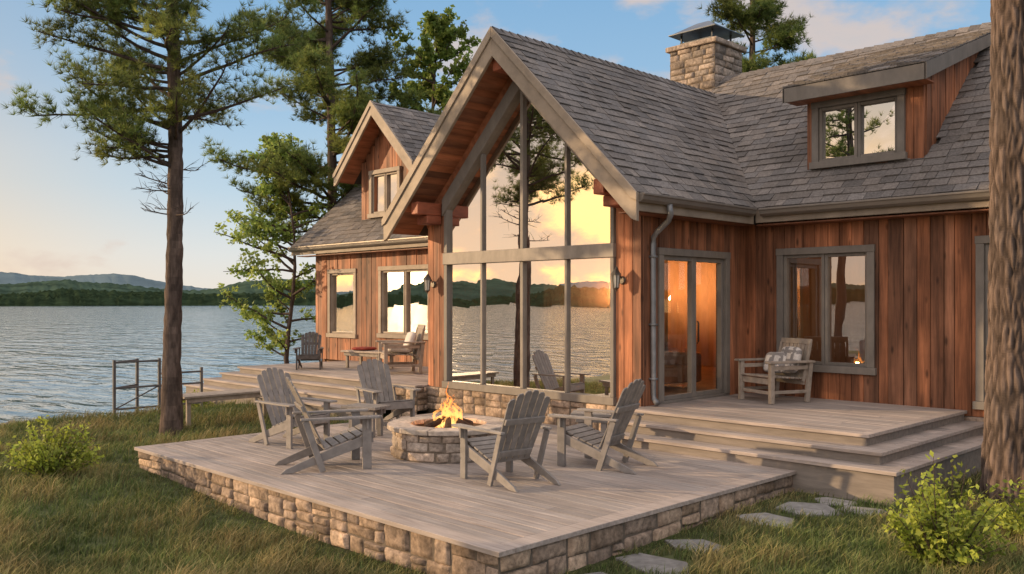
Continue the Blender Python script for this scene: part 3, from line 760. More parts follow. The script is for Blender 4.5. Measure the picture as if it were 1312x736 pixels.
stone_panel(mb,lambda u,z,d:(TX0+u,TY0+.0-d,-.56+z),TX1-TX0,hb,(.10,.20),(.18,.46),.028,7)
stone_panel(mb,lambda u,z,d:(TX1+d,TY0+u,-.56+z),TY1-TY0,hb,(.10,.20),(.18,.46),.028,7)
stone_panel(mb,lambda u,z,d:(TX0-d,TY0+u,-.56+z),TY1-TY0,hb,(.10,.20),(.18,.46),.028,6)
mb.build("stone_base",[M_STONE,M_MORTAR],parent=terr,origin=OT,smooth=True)

def porch(name,loc,label,levels,xr_side,x_in,y_back,border=True):
    e=thing(name,loc,label,"deck")
    for i,(z,xo,yf,zb) in enumerate(levels):
        mb=MB(); x0,x1=(x_in,xo) if xr_side>0 else (xo,x_in)
        if i==0:
            planks(mb,x0+(0 if xr_side>0 else .12),x1-(.12 if xr_side>0 else 0),yf+.13,y_back,z)
        else:
            planks(mb,x0,x1,yf+.13,yf+.40,z,pw=.135,joint=3.6)
            xa,xb=(x1-.4,x1-.12) if xr_side>0 else (x0+.12,x0+.4)
            planks(mb,xa,xb,yf+.40,y_back,z,pw=.3,joint=5)
        mb.box(x0-(.0 if xr_side>0 else .02),x1+(.02 if xr_side>0 else 0),yf-.02,yf+.127,z-.04,z+.002,0,1.06,.2)
        if xr_side>0: mb.box(x1-.117,x1+.02,yf+.13,y_back,z-.04,z+.002,0,1.0,.3)
        else: mb.box(x0-.02,x0+.117,yf+.13,y_back,z-.04,z+.002,0,1.0,.3)
        mb.box(x0+.02*(xr_side<0),x1-.02*(xr_side>0),yf+.02,yf+.05,zb,z-.042,1,R(.85,1.0),.5)
        if xr_side>0: mb.box(x1-.05,x1-.021,yf+.052,y_back,zb,z-.042,1,.9,.5)
        else: mb.box(x0+.021,x0+.05,yf+.052,y_back,zb,z-.042,1,.9,.5)
        mb.build("decking" if i==0 else "step",[M_DECK,M_RISER],parent=e,origin=loc,bevel=.004)
    return e
porch("porch_deck",(-6,12,.0),"raised wooden porch with wide wraparound steps beside the house",
      [(.42,-4.40,10.13,.24),(.28,-4.12,9.83,.10),(.14,-3.84,9.53,-.45)],1,-8.03,13.36)
sdk=porch("side_deck",(-16,12,.0),"raised wooden side deck with steps descending towards the lake",
      [(.42,-19.5,10.2,.24),(.28,-19.8,9.9,.10),(.14,-20.1,9.6,-.04),(0.0,-20.4,9.3,-.5)],-1,-13.55,13.36)
mb=MB(); planks(mb,-13.55,-12.78,10.17,13.36,.42); mb.build("decking",[M_DECK],parent=sdk,origin=(-16,12,0),bevel=.003)

# ------------------------------------------------------------------ furniture
def adirondack(loc,rz,label,group,mt=None,sc=1.0):
    e=thing("adirondack_chair",loc,label,"chair",group,rz); parts=[]
    m=[mt or M_CHAIR]
    def P(mb,n,bev=.004): o=mb.build(n,m,parent=e,bevel=bev,seg=2); parts.append(o)
    mb=MB()
    for i in range(6):
        x=.30-i*.088; z=.405-(.30-x)*.36
        mb.beam((x,-.265,z),(x,.265,z),.078,.020,up=(-.34,0,.94))
    mb.box(.345,.365,-.285,.285,.29,.40)
    P(mb,"seat")
    mb=MB(); n=6
    base=Vector((-.17,0,.22)); dirv=Vector((-.43,0,.903))
    for i in range(n):
        k=(i-(n-1)/2)/((n-1)/2); y0=k*.205; y1=k*.238
        ln=.86-.09*k*k
        p0=base+Vector((0,y0,0)); p1=base+dirv*ln+Vector((0,y1,0))
        nv=Vector((.903,0,.43))
        w0,w1=.037,.0435
        tl=dirv*.022
        A=[p0+Vector((0,-w0,0)),p0+Vector((0,w0,0)),p1+Vector((0,w1,0))-dirv*max(0,k)*.035,p1+tl+Vector((0,w1*.6,0))-dirv*max(0,k)*.015,p1+tl+Vector((0,-w1*.6,0))+dirv*min(0,k)*.015,p1+Vector((0,-w1,0))+dirv*min(0,k)*.035]
        mb.prism([a for a in A],nv*.018,0,R(.9,1.1),random.random())
    for q,ww in ((.12,.22),(.52,.265)):
        c=base+dirv*q+Vector((-.903,0,-.43))*.016; mb.beam(c+Vector((0,-ww,0)),c+Vector((0,ww,0)),.026,.07,up=dirv)
    P(mb,"backrest")
    for s in (-1,1):
        mb=MB(); mb.prism([(.42,s*.27,.565),(.44,s*.30,.565),(.44,s*.375,.565),(.40,s*.405,.565),(.15,s*.40,.565),(-.44,s*.345,.565),(-.44,s*.29,.565)],(0,0,.024),0,R(.95,1.1),.5)
        mb.box(.27,.295,s*.35-.02,s*.35+.02,.45,.566)
        P(mb,"armrest")
        mb=MB(); mb.box(.235,.335,s*.315-.017,s*.315+.017,0,.563); P(mb,"leg")
        mb=MB(); mb.prism([(.34,s*.285-.015,.395),(.34,s*.285-.015,.28),(-.52,s*.285-.015,0),(-.65,s*.285-.015,0),(-.60,s*.285-.015,.045),(-.16,s*.285-.015,.225)],(0,.03,0),0,1,.5)
        mb.beam((-.39,s*.316,.56),(-.20,s*.316,.0),.03,.068,up=(1,0,0))
        P(mb,"leg")
    return e,parts
FP=Vector((-8.68,7.45,0))
def face(p,q=FP,extra=0): return math.atan2(q.y-p[1],q.x-p[0])+math.radians(extra)
GRP="adirondack chairs around the fire pit"
pA=(-7.02,6.80,.003)
ea,parts=adirondack(pA,face(pA,extra=14),"grey slatted adirondack chair turned towards the fire pit",GRP)
for p,ex,s_ in (((-6.86,8.22,.003),-12,1.03),((-8.98,5.95,.003),-12,1.05),((-10.78,6.48,.003),-18,1.0),((-11.35,8.45,.003),10,1.0)):
    copy_thing(ea,parts,p,face(p,extra=ex),scale=s_)

def armchair(loc,rz,label):
    e=thing("slatted_armchair",loc,label,"chair",None,rz); m=[M_CHAIR2]
    def P(mb,n): return mb.build(n,m,parent=e,bevel=.006,seg=2)
    ps=[]
    for s in (-1,1):
        mb=MB(); mb.box(.30,.37,s*.36-.035,s*.36+.035,0,.60); ps.append(P(mb,"leg"))
        mb=MB(); mb.beam((-.33,s*.36,0),(-.40,s*.36,.62),.06,.07,up=(1,0,0)); ps.append(P(mb,"leg"))
        mb=MB(); mb.box(-.44,.42,s*.37-.06,s*.37+.06,.602,.632)
        ps.append(P(mb,"armrest"))
    mb=MB()
    for i in range(8): x=.33-i*.085; mb.box(x-.037,x+.037,-.322,.322,.385-(.33-x)*.06,.41-(.33-x)*.06)
    mb.box(.31,.34,-.322,.322,.28,.37); mb.box(.32,.345,-.322,.322,.13,.18); mb.box(-.33,-.30,-.322,.322,.26,.33)
    for s in (-1,1): mb.box(-.33,.298,s*.36-.015,s*.36+.015,.14,.19); mb.box(-.34,.298,s*.36-.016,s*.36+.016,.50,.56)
    ps.append(P(mb,"seat"))
    mb=MB(); b0=Vector((-.30,0,.36)); dv=Vector((-.24,0,.97))
    for i in range(7):
        y=-.26+i*.52/6; mb.beam(b0+Vector((0,y,0))+dv*.05,b0+Vector((0,y,0))+dv*.54,.070,.02,up=(1,0,.2))
    mb.beam(b0+dv*.57+Vector((0,-.34,0)),b0+dv*.57+Vector((0,.34,0)),.035,.085,up=dv)
    mb.beam(b0+dv*.04+Vector((0,-.32,0)),b0+dv*.04+Vector((0,.32,0)),.03,.06,up=dv)
    for s in (-1,1): mb.beam(b0+Vector((0,s*.325,0))-dv*.05,b0+Vector((0,s*.325,0))+dv*.545,.035,.05,up=(1,0,.2))
    ps.append(P(mb,"backrest"))
    return e,ps
def cushion(loc,rz,tilt,label,size=(.44,.42,.15),m=M_CUSH,stripe=True):
    V=[];n=20;F=[];K=32
    mb=MB()
    def sg(v,p): return math.copysign(abs(v)**p,v)
    for i in range(n+1):
        ph=-math.pi/2+math.pi*i/n
        for k in range(K):
            th=2*math.pi*k/K
            V.append((size[2]/2*sg(math.sin(ph),.9)*1.0, size[0]/2*sg(math.cos(ph),.45)*sg(math.cos(th),.45), size[1]/2*sg(math.cos(ph),.45)*sg(math.sin(th),.45)))
    for i in range(n):
        for k in range(K):
            F.append((i*K+k,i*K+(k+1)%K,(i+1)*K+(k+1)%K,(i+1)*K+k))
    mb.add(V,F,0,1,.2)
    if stripe:
        for i,f_ in enumerate(mb.F):
            c=sum((Vector(V[j]) for j in f_),Vector())/4
            mb.H[i]=1.0 if (int((c.y+5)/.05)%3==0 or int((c.z+5)/.05)%3==0) else .1
            mb.T[i]=.75 if (int((c.y+5)/.05)%3==0 or int((c.z+5)/.05)%3==0) else 1.0
    o=mb.build("cushion",[m],smooth=True); o.location=loc; o.rotation_euler=(0,tilt,rz)
    tag(o,label,"cushion"); return o
rz1=math.radians(-112)
ac,acp=armchair((-6.92,12.55,.424),rz1,"grey slatted garden armchair on the porch beneath a window")
def loc_on(base,rz,x,y,z): c,s=math.cos(rz),math.sin(rz); return (base[0]+c*x-s*y,base[1]+s*x+c*y,base[2]+z)
B=(-6.92,12.55,.424)
cushion(loc_on(B,rz1,-.22,.10,.63),rz1,math.radians(-16),"plaid beige cushion leaning in the porch armchair")
cushion(loc_on(B,rz1,-.10,-.08,.58),rz1+.3,math.radians(-22),"striped grey cushion leaning in the porch armchair",size=(.40,.34,.13))
rz2=math.radians(-118); B2=(-15.3,11.75,.424)
copy_thing(ac,acp,B2,rz2,"wide tan slatted armchair with pale cushions on the side deck",1.08)
cushion(loc_on(B2,rz2,-.20,.08,.66),rz2,math.radians(-18),"off white cushion resting in the side deck armchair",size=(.54,.46,.18),stripe=False)
cushion(loc_on(B2,rz2,.02,.0,.50),rz2,math.radians(86),"pale seat cushion lying on the side deck armchair",size=(.62,.56,.12),stripe=False)
def table(loc,rz,L_,W_,Hh,label,name="coffee_table",m=M_CHAIR2,cat="table"):
    e=thing(name,loc,label,cat,None,rz)
    mb=MB(); n=max(3,int(W_/.12))
    for i in range(n): y=-W_/2+W_*(i+.5)/n; mb.box(-L_/2,L_/2,y-W_/n/2+.004,y+W_/n/2-.004,Hh-.04,Hh)
    mb.box(-L_/2+.06,L_/2-.06,-W_/2+.05,-W_/2+.08,Hh-.12,Hh-.042); mb.box(-L_/2+.06,L_/2-.06,W_/2-.08,W_/2-.05,Hh-.12,Hh-.042)
    mb.build("tabletop" if cat=="table" else "seat",[m],parent=e,bevel=.005)
    for sx in (-1,1):
        for sy in (-1,1):
            mb=MB(); x=sx*(L_/2-.12); y=sy*(W_/2-.11); mb.box(x-.035,x+.035,y-.028,y+.028,0,Hh-.042); mb.build("leg",[m],parent=e,bevel=.005)
    return e
table((-16.9,12.1,.424),math.radians(8),1.25,.65,.40,"low slatted coffee table with a folded red blanket")
o=cushion((-17.1,12.1,.424+.44),0.2,math.radians(90),"folded red blanket lying on the low table",size=(.5,.46,.08),m=M_RED,stripe=False)
o["category"]="blanket"; o.name="blanket"
e3,p3=adirondack((-17.6,10.95,.424),math.radians(-38),"small dark wooden adirondack chair near the deck steps",None,mt=M_CHAIR3)
e3.scale=(.82,.82,.82)
table((-15.1,7.7,gz(-15.1,7.7)),math.radians(92),1.95,.58,.56,"long grey plank bench standing in the grass",name="plank_bench",m=M_CHAIR2,cat="bench")
table((-10.7,7.6,.003),math.radians(20),.6,.42,.44,"small grey side table between two adirondack chairs",name="side_table",m=M_CHAIR)
table((-7.75,9.2,.003),math.radians(35),.55,.42,.46,"small grey side table beside the adirondack chair",name="side_table",m=M_CHAIR)
e=thing("dock_railing",(-18.0,7.32,-.38),"weathered grey railing frame standing at the lake shore","railing")
mb=MB()
def rail(a,b_,w_=.038): mb.beam(a,b_,w_,w_)
rail((0,-.55,1.13),(0,.35,1.13)); rail((0,-.55,.62),(0,1.25,.62)); rail((0,-.55,.2),(0,1.25,.2)); rail((0,.35,.86),(0,1.25,.86))
rail((0,-.55,.2),(0,.35,.62),.024); rail((0,.35,.62),(0,1.25,.2),.024)
rail((-.5,.1,1.13),(0,-.55,1.13)); rail((-.5,.1,.62),(0,-.55,.62))
mb.build("rail",[M_RAIL],parent=e,bevel=.004)
for (x,y,h) in ((0,-.55,1.18),(0,.35,1.18),(0,1.25,.95),(-.5,.1,1.16)):
    mb=MB(); mb.box(x-.026,x+.026,y-.026,y+.026,-.25,h); mb.build("post",[M_RAIL],parent=e,bevel=.004)

e=thing("fire_pit",(FP.x,FP.y,.0),"round fieldstone fire pit with flat capstones and lit fire","fire pit")
mb=MB(); rr=.70
def fc(u,z,d): a=u/rr; return ((rr+d)*math.cos(a),(rr+d)*math.sin(a),z+.003)
stone_panel(mb,fc,2*math.pi*rr,.335,(.10,.20),(.16,.42),.026,7,curved=40)
def fi(u,z,d): a=u/.49; return (.49*math.cos(a),.49*math.sin(a),z+.003)
for i in range(32): 
    a=.49*2*math.pi*i/32;b_=.49*2*math.pi*(i+1)/32; mb.add([fi(a,0,0),fi(b_,0,0),fi(b_,.335,0),fi(a,.335,0)],[(0,1,2,3)],1,.4,.5)
mb.T=[t*1.25 for t in mb.T]
mb.build("stone_wall",[M_STONE2,M_MORTAR],parent=e,smooth=True)
mb=MB(); n=12; an=[2*math.pi*i/n+R(-.05,.05) for i in range(n)]; an.append(an[0]+2*math.pi)
for i in range(n):
    a,b_=an[i]+.004,an[i+1]-.004; ro_=.785+R(-.008,.008); poly=[]
    for k in range(9): t=a+(b_-a)*k/8; poly.append((ro_*math.cos(t),ro_*math.sin(t),.34))
    for k in range(9): t=b_-(b_-a)*k/8; poly.append((.48*math.cos(t),.48*math.sin(t),.34))
    mb.prism(poly,(0,0,R(.060,.065)),0,R(.93,1.12),random.random())
mb.build("capstone",[M_CAP],parent=e,bevel=.012,seg=2)
mb=MB()
for k in range(26*3):
    r=.43*math.sqrt(random.random()); a=R(0,6.28); z=.27+.05*(1-r/.4); s=R(.03,.06)
    v=[(r*math.cos(a)+s*math.cos(q)*R(.7,1.2),r*math.sin(a)+s*math.sin(q)*R(.7,1.2),z+zz*s*.7) for zz in (-1,0.6) for q in (0,1.26,2.5,3.8,5)]
    mb.add(v,[(0,1,2,3,4),(5,6,7,8,9)]+[(i,(i+1)%5,5+(i+1)%5,5+i) for i in range(5)],0,1,.5)
mb.add([(.48*math.cos(2*math.pi*k/32),.48*math.sin(2*math.pi*k/32),.24) for k in range(32)],[tuple(range(32))],0)
mb.build("embers",[M_EMBER],parent=e)
cf=thing("campfire",(FP.x,FP.y,.30),"bright orange flames burning over logs in the fire pit","fire")
for k in range(6):
    mb=MB(); a=k*1.05+.3; mb.tube([(.33*math.cos(a),.33*math.sin(a),.05),(.03*math.cos(a),.03*math.sin(a),.17)],[.05,.035],9); mb.build("log",[M_LOG],parent=cf,smooth=False)
for k in range(30):
    mb=MB(); a=R(0,6.28); r=.20*math.sqrt(random.random()); h=R(.26,.72)*(1-r*2.6); r0=R(.014,.036); pts=[];rad=[]; sd_=R(0,50)
    for i in range(18):
        t=i/17; x=r*math.cos(a)+.12*t*noise.noise(Vector((sd_,t*4.2,0)))*2; y=r*math.sin(a)+.12*t*noise.noise(Vector((sd_+9,t*4.2,0)))*2
        pts.append((x*(1-.5*t),y*(1-.5*t),.04+h*t)); rad.append(max(.0015,r0*(math.sin(math.pi*min(1,(t*.78+.22))))**1.3*(1-t*.45)*(1+.45*noise.noise(Vector((sd_,t*7,7))))))
    mb.tube(pts,rad,9); mb.build("flame",[M_FLAME],parent=cf,smooth=True)
pl=bpy.data.lights.new("fire_light",'POINT'); pl.energy=18; pl.color=(1,.45,.14); pl.shadow_soft_size=.04
po=bpy.data.objects.new("fire_light",pl); COL.objects.link(po); po.location=(FP.x,FP.y,.56)

e=thing("sofa",(-9.4,12.6,.41),"brown upholstered sofa with cushions inside the living room","sofa",None,math.radians(0))
mb=MB(); mb.box(-.45,.45,-.85,.85,.12,.42); mb.build("seat",[M_SOFA],parent=e,bevel=.05,seg=3)
mb=MB(); mb.box(-.62,-.42,-.9,.9,.12,.88); mb.build("backrest",[M_SOFA],parent=e,bevel=.06,seg=3)
for s in (-1,1): mb=MB(); mb.box(-.42,.47,s*.95-.1,s*.95+.1,.1,.62); mb.build("armrest",[M_SOFA],parent=e,bevel=.05,seg=3)
e=thing("cabinet",(-9.3,16.9,.41),"tall light wooden cabinet inside the living room","cabinet")
mb=MB(); mb.box(-.5,.5,-.25,.25,.0,1.9); mb.build("body",[M_INT],parent=e,bevel=.01)
for s in (-1,1): mb=MB(); mb.box(s*.25-.23,s*.25+.23,-.28,-.252,.05,1.85); mb.build("door",[M_INT],parent=e,bevel=.008)
def floor_lamp(loc,en):
    e=thing("floor_lamp",loc,"lit floor lamp with a warm fabric shade indoors","lamp","floor lamps inside the house")
    mb=MB(); mb.tube([(0,0,0),(0,0,.03)],[.15,.14],20); mb.tube([(0,0,.03),(0,0,1.35)],[.012,.012],8); mb.build("stand",[M_DARK],parent=e)
    mb=MB(); mb.tube([(0,0,1.3),(0,0,1.6)],[.2,.14],24,cap=False); mb.build("lamp_shade",[M_SHADE],parent=e,smooth=True)
    l=bpy.data.lights.new("lamp_bulb",'POINT'); l.energy=en; l.color=(1,.58,.28); l.shadow_soft_size=.05
    lo=bpy.data.objects.new("lamp_bulb",l); COL.objects.link(lo); lo.location=(loc[0],loc[1],loc[2]+1.63)
floor_lamp((-12.4,16.3,.41),420); floor_lamp((-4.2,16.6,.41),70)

GS="flat stepping stones set in the grass"
stones=[(-4.62,5.55,.27),(-4.55,6.25,.3),(-4.62,6.95,.24),(-4.55,8.15,.29),(-4.48,8.8,.31),(-4.4,9.3,.2),(-4.0,9.1,.22),(-13.0,7.6,.33),(-13.6,8.6,.34),(-12.7,8.9,.3),(-3.5,9.1,.2)]
for (x,y,r) in stones:
    mb=MB(); n=5; a0=R(0,6); ang=sorted([a0+2*math.pi*i/n+R(-.3,.3) for i in range(n)]); rrs=[r*R(.95,1.25) for _ in ang]
    mb.prism([(rrs[i]*math.cos(ang[i])*1.15,rrs[i]*math.sin(ang[i])*.9,-.06) for i in range(n)],(0,0,.074),0,R(.75,1.05),random.random())
    o=mb.build("stepping_stone",[M_FLAG],bevel=.008,seg=2); o.location=(x,y,gz(x,y)+.003); tag(o,"flat grey stepping stone set in the lawn","stone",GS)
for k in range(16):
    y=R(1,9.0); x=shore(y)+R(-.1,.5); mb=MB(); r=R(.12,.3); V=[];n=8
    for i in range(n+1):
        ph=-math.pi/2+math.pi*i/n
        for j in range(10):
            th=2*math.pi*j/10; v=Vector((math.cos(ph)*math.cos(th),math.cos(ph)*math.sin(th),math.sin(ph)*.6)); v*=r*(1+.35*noise.noise(v*1.7+Vector((k*3,0,0)))); V.append(v)
    mb.add(V,[(i*10+j,i*10+(j+1)%10,(i+1)*10+(j+1)%10,(i+1)*10+j) for i in range(n) for j in range(10)],0,R(.8,1.2),random.random())
    o=mb.build("shore_rock",[M_ROCK],smooth=True); o.location=(x,y,gz(x,y)+.02); tag(o,"grey rounded rock at the water's edge","rock","rocks along the lake shore")

# ------------------------------------------------------------------ vegetation
def rot_to(dirs):
    z=dirs/np.linalg.norm(dirs,axis=1,keepdims=True)
    h=np.where(np.abs(z[:,2:3])>.9,np.array([[1.,0,0]]),np.array([[0,0,1.]]))
    x=np.cross(h,z); x/=np.linalg.norm(x,axis=1,keepdims=True); y=np.cross(z,x)
    return x,y,z
def needles(name,pos,dirs,parent,nn=16,ln=.15,wd=.010,spread=(.35,1.2),mt=M_NEEDLE,tint=None,hue=None):
    n=len(pos); P=np.repeat(pos,nn,0); D=np.repeat(dirs,nn,0); X,Y,Z=rot_to(D)
    m=len(P); th=rng.random(m)*2*np.pi; sp=spread[0]+(spread[1]-spread[0])*rng.random(m); l=ln*(.7+.5*rng.random(m))
    dv=Z*np.cos(sp)[:,None]+(X*np.cos(th)[:,None]+Y*np.sin(th)[:,None])*np.sin(sp)[:,None]
    sv=np.cross(dv,rng.normal(size=(m,3))); sv/=np.linalg.norm(sv,axis=1,keepdims=True)
    V=np.empty((m,3,3)); V[:,0]=P-sv*wd/2; V[:,1]=P+sv*wd/2; V[:,2]=P+dv*l[:,None]
    F=np.arange(m*3).reshape(-1,3)
    t=np.repeat(tint if tint is not None else .7+.6*rng.random(n),nn)*(0.85+.3*rng.random(m)); h=np.clip(np.repeat(hue if hue is not None else rng.random(n),nn)+.2*rng.normal(size=m),0,1)
    return np_mesh(name,V.reshape(-1,3),F,[mt],t,h,parent)
def leaves(name,pos,parent,size=.09,mt=M_LEAF,tint=None,hue=None,up=.4,asp=.6):
    n=len(pos); nrm=rng.normal(size=(n,3)); nrm[:,2]+=up; X,Y,Z=rot_to(nrm); th=rng.random(n)*6.28
    A=X*np.cos(th)[:,None]+Y*np.sin(th)[:,None]; B_=np.cross(Z,A); s=(size*(.6+.8*rng.random(n)))[:,None]
    V=np.empty((n,4,3)); V[:,0]=pos-A*s*.5; V[:,1]=pos+B_*s*asp*.5-A*s*.05; V[:,2]=pos+A*s*.5-Z*s*.12; V[:,3]=pos-B_*s*asp*.5-A*s*.05
    F=np.arange(n*4).reshape(-1,4)
    return np_mesh(name,V.reshape(-1,3),F,[mt],tint if tint is not None else .7+.6*rng.random(n),hue if hue is not None else rng.random(n),parent)
def trunk_mesh(name,pts,rads,parent,nseg=24,rows=60,amp=.02,sc=(9,3),branches=None):
    V=[];F=[];T=[];Hh=[]
    pts=[Vector(p) for p in pts]; L_=len(pts)-1
    dsp=[]
    for i in range(rows+1):
        f_=i/rows*L_; k=min(int(f_),L_-1); u=f_-k; p=pts[k].lerp(pts[k+1],u); r=rads[k]*(1-u)+rads[k+1]*u
        for j in range(nseg):
            a=2*math.pi*j/nseg; q=Vector((math.cos(a)*r,math.sin(a)*r,0))
            wob=noise.noise(Vector((q.x*9,q.y*9,p.z*3)))*.35
            d,_=noise.voronoi(Vector(((q.x)*sc[0]+wob,(q.y)*sc[0]+wob,(p.z)*sc[1]))); e_=min(1,(d[1]-d[0])*2.6)
            e2=noise.noise(Vector((q.x*30,q.y*30,p.z*7)))
            rr_=r+amp*(e_-.6)+amp*.45*e2; V.append(p+Vector((math.cos(a)*rr_,math.sin(a)*rr_,0))); dsp.append(.35+.75*e_+.3*e2)
    for i in range(rows):
        for j in range(nseg):
            a=i*nseg+j;b_=i*nseg+(j+1)%nseg; F.append((a,b_,b_+nseg,a+nseg)); T.append((dsp[a]+dsp[b_]+dsp[b_+nseg]+dsp[a+nseg])/4); Hh.append(.5+.4*noise.noise(V[a]*2))
    mb=MB(); mb.V=[tuple(v) for v in V]; mb.F=F; mb.M=[0]*len(F); mb.T=T; mb.H=Hh
    if branches:
        for bp,br in branches: mb.tube(bp,br,5,0,.6,.6,cap=False)
    return mb.build(name,[M_BARK],parent=parent,smooth=True)
def pine(base,height,r0,r1,h0,nb,blen,label,seed,az_bias=None,lean=(0,0),dead=0,nseg=24,rows=90,tuft=16,wd=.010,ln=.15,dens=1.0,wob=.08,amp=None,sc=None,twigs=1.0,clump=.16,deadr=(.8,1.05)):
    random.seed(seed)
    e=thing("pine_tree",base,label,"tree")
    pts=[];rads=[]
    for i in range(9):
        t=i/8; pts.append(Vector((lean[0]*t+wob*math.sin(t*5+seed),lean[1]*t+wob*math.cos(t*4+seed)-wob*math.cos(seed),-.1+height*t)))
        rads.append((r0*(1-t)+r1*t)*(1.25 if i==0 else 1))
    pts[0]=Vector((pts[1].x,pts[1].y,-.1))
    def at(z):
        t=min(max((z+.1)/height*8,0),7.999); k=int(t); return pts[k].lerp(pts[k+1],t-k)
    br=[];pos=[];drs=[];hue=[];tin=[]
    for b_ in range(nb+dead):
        isdead=b_>=nb
        z=(h0+(height-h0)*((b_+R(0,1))/nb)**.95) if not isdead else R(h0*deadr[0],h0*deadr[1])
        az=R(0,6.283) if az_bias is None or random.random()>.5 else az_bias+R(-.6,.6)
        tt=(z-h0)/(height-h0); ln_=blen*R(.45,1.15)*(1-.7*max(0,tt)**1.6)*(1 if tt>.08 else .75)
        if isdead: ln_=R(.4,1.2)
        p=at(z); el=R(-.15,.4)+.3*max(0,tt); d=Vector((math.cos(az)*math.cos(el),math.sin(az)*math.cos(el),math.sin(el)))
        P=[p.copy()]; q=p.copy(); ns=6
        for s in range(ns):
            d=(d+Vector((R(-.16,.16),R(-.16,.16),R(-.10,.16)))).normalized(); q=q+d*ln_/ns; P.append(q.copy())
        rb=(.010+ln_*.013)*(.6 if isdead else 1); br.append((P,[rb*(1-.8*s/ns)+.003 for s in range(ns+1)]))
        ht=R(.1,.75); bt=R(.75,1.25)
        nt_=int((4+ln_*5)*(1 if not isdead else .9)*(twigs if not isdead else 1))
        for k in range(nt_):
            u=R(.3,1.0)*ns; i=min(int(u),ns-1); o=P[i].lerp(P[i+1],u-i); bd=(P[i+1]-P[i]).normalized()
            side=bd.cross(Vector((0,0,1))).normalized()*(1 if random.random()<.5 else -1)
            td=(bd*R(.3,.9)+side*R(.4,1)+Vector((0,0,R(-.25,.9)))).normalized(); tl=R(.18,.55)*(1.15-.4*u/ns)*min(1.3,max(.6,ln_/1.5))
            end=o+td*tl; mid=o+td*tl*.5+Vector((0,0,R(-.02,.05)))
            br.append(([o,mid,end],[.006,.004,.002]))
            if isdead: 
                e2=mid+(td+Vector((R(-.8,.8),R(-.8,.8),R(-.5,.5)))).normalized()*R(.1,.3); br.append(([mid,e2],[.004,.0015])); continue
            m_=int(tl/.05*dens); th_=R(.6,1.3)
            for j in range(m_):
                v=(j+.6)/m_; c=o.lerp(end,.25+.75*v)+Vector((R(-1,1),R(-1,1),R(-.7,1)))*clump*random.random()
                pos.append(c); drs.append((td*.7+Vector((R(-.6,.6),R(-.6,.6),R(0,.9)))).normalized()); hue.append(ht+R(-.15,.15)+.15*v); tin.append(bt*th_*R(.8,1.2))
    trunk_mesh("trunk",pts,rads,e,nseg,rows,amp=amp or .12*r0,sc=sc or (1.6/r0,.5/r0),branches=br)
    if pos: needles("crown",np.array([tuple(p) for p in pos]),np.array([tuple(p) for p in drs]),e,tuft,ln,wd,tint=np.array(tin),hue=np.clip(np.array(hue),0,1))
    return e
def leafy(base,height,r0,h0,nb,blen,label,seed,size=.1,name="leafy_tree",mt=M_LEAF,lpt=26,az_bias=None,cat="tree",droop=0.0):
    random.seed(seed); e=thing(name,base,label,cat)
    pts=[Vector((.12*math.sin(i*.9+seed)*(i>0),.12*math.cos(i*.8+seed)*(i>0),-.1+height*i/8)) for i in range(9)]; rads=[r0*(1-.88*i/8) for i in range(9)]
    br=[];pos=[];hue=[];tin=[]
    for b_ in range(nb):
        z=h0+(height-h0)*(b_+R(0,1))/nb; t=min(z/height*8,7.99); k=int(t); p=pts[k].lerp(pts[k+1],t-k)
        az=R(0,6.283) if az_bias is None or random.random()>.5 else az_bias+R(-.7,.7)
        tt=(z-h0)/(height-h0); L_=blen*R(.5,1.1)*math.sqrt(max(.08,1-tt**2))*(.6+.4*min(1,tt*4)); el=R(-.1,.6)+.5*tt-droop
        d=Vector((math.cos(az)*math.cos(el),math.sin(az)*math.cos(el),math.sin(el))); P=[p.copy()];q=p.copy()
        for s in range(6): d=(d+Vector((R(-.2,.2),R(-.2,.2),R(-.15,.15)))).normalized(); q=q+d*L_/6; P.append(q.copy())
        br.append((P,[(.008+.014*L_)*(1-.85*s/6)+.002 for s in range(7)]))
        for k in range(int(4+L_*5)):
            u=R(.25,1)*6; i=min(int(u),5); o=P[i].lerp(P[i+1],u-i); td=Vector((R(-1,1),R(-1,1),R(-.5,.9))).normalized(); tl=R(.15,.5); end=o+td*tl
            br.append(([o,end],[.006,.002])); ht=random.random(); bt=R(.65,1.3)
            for j in range(lpt):
                v=random.random(); c=o.lerp(end,v)+Vector((R(-.1,.1),R(-.1,.1),R(-.1,.08))); pos.append(c); hue.append(ht*.7+R(0,.3)); tin.append(bt*R(.8,1.2))
    trunk_mesh("trunk",pts,rads,e,12,40,amp=.01,sc=(20,5),branches=br)
    leaves("crown",np.array([tuple(p) for p in pos]),e,size,mt,np.array(tin),np.array(hue))
    return e
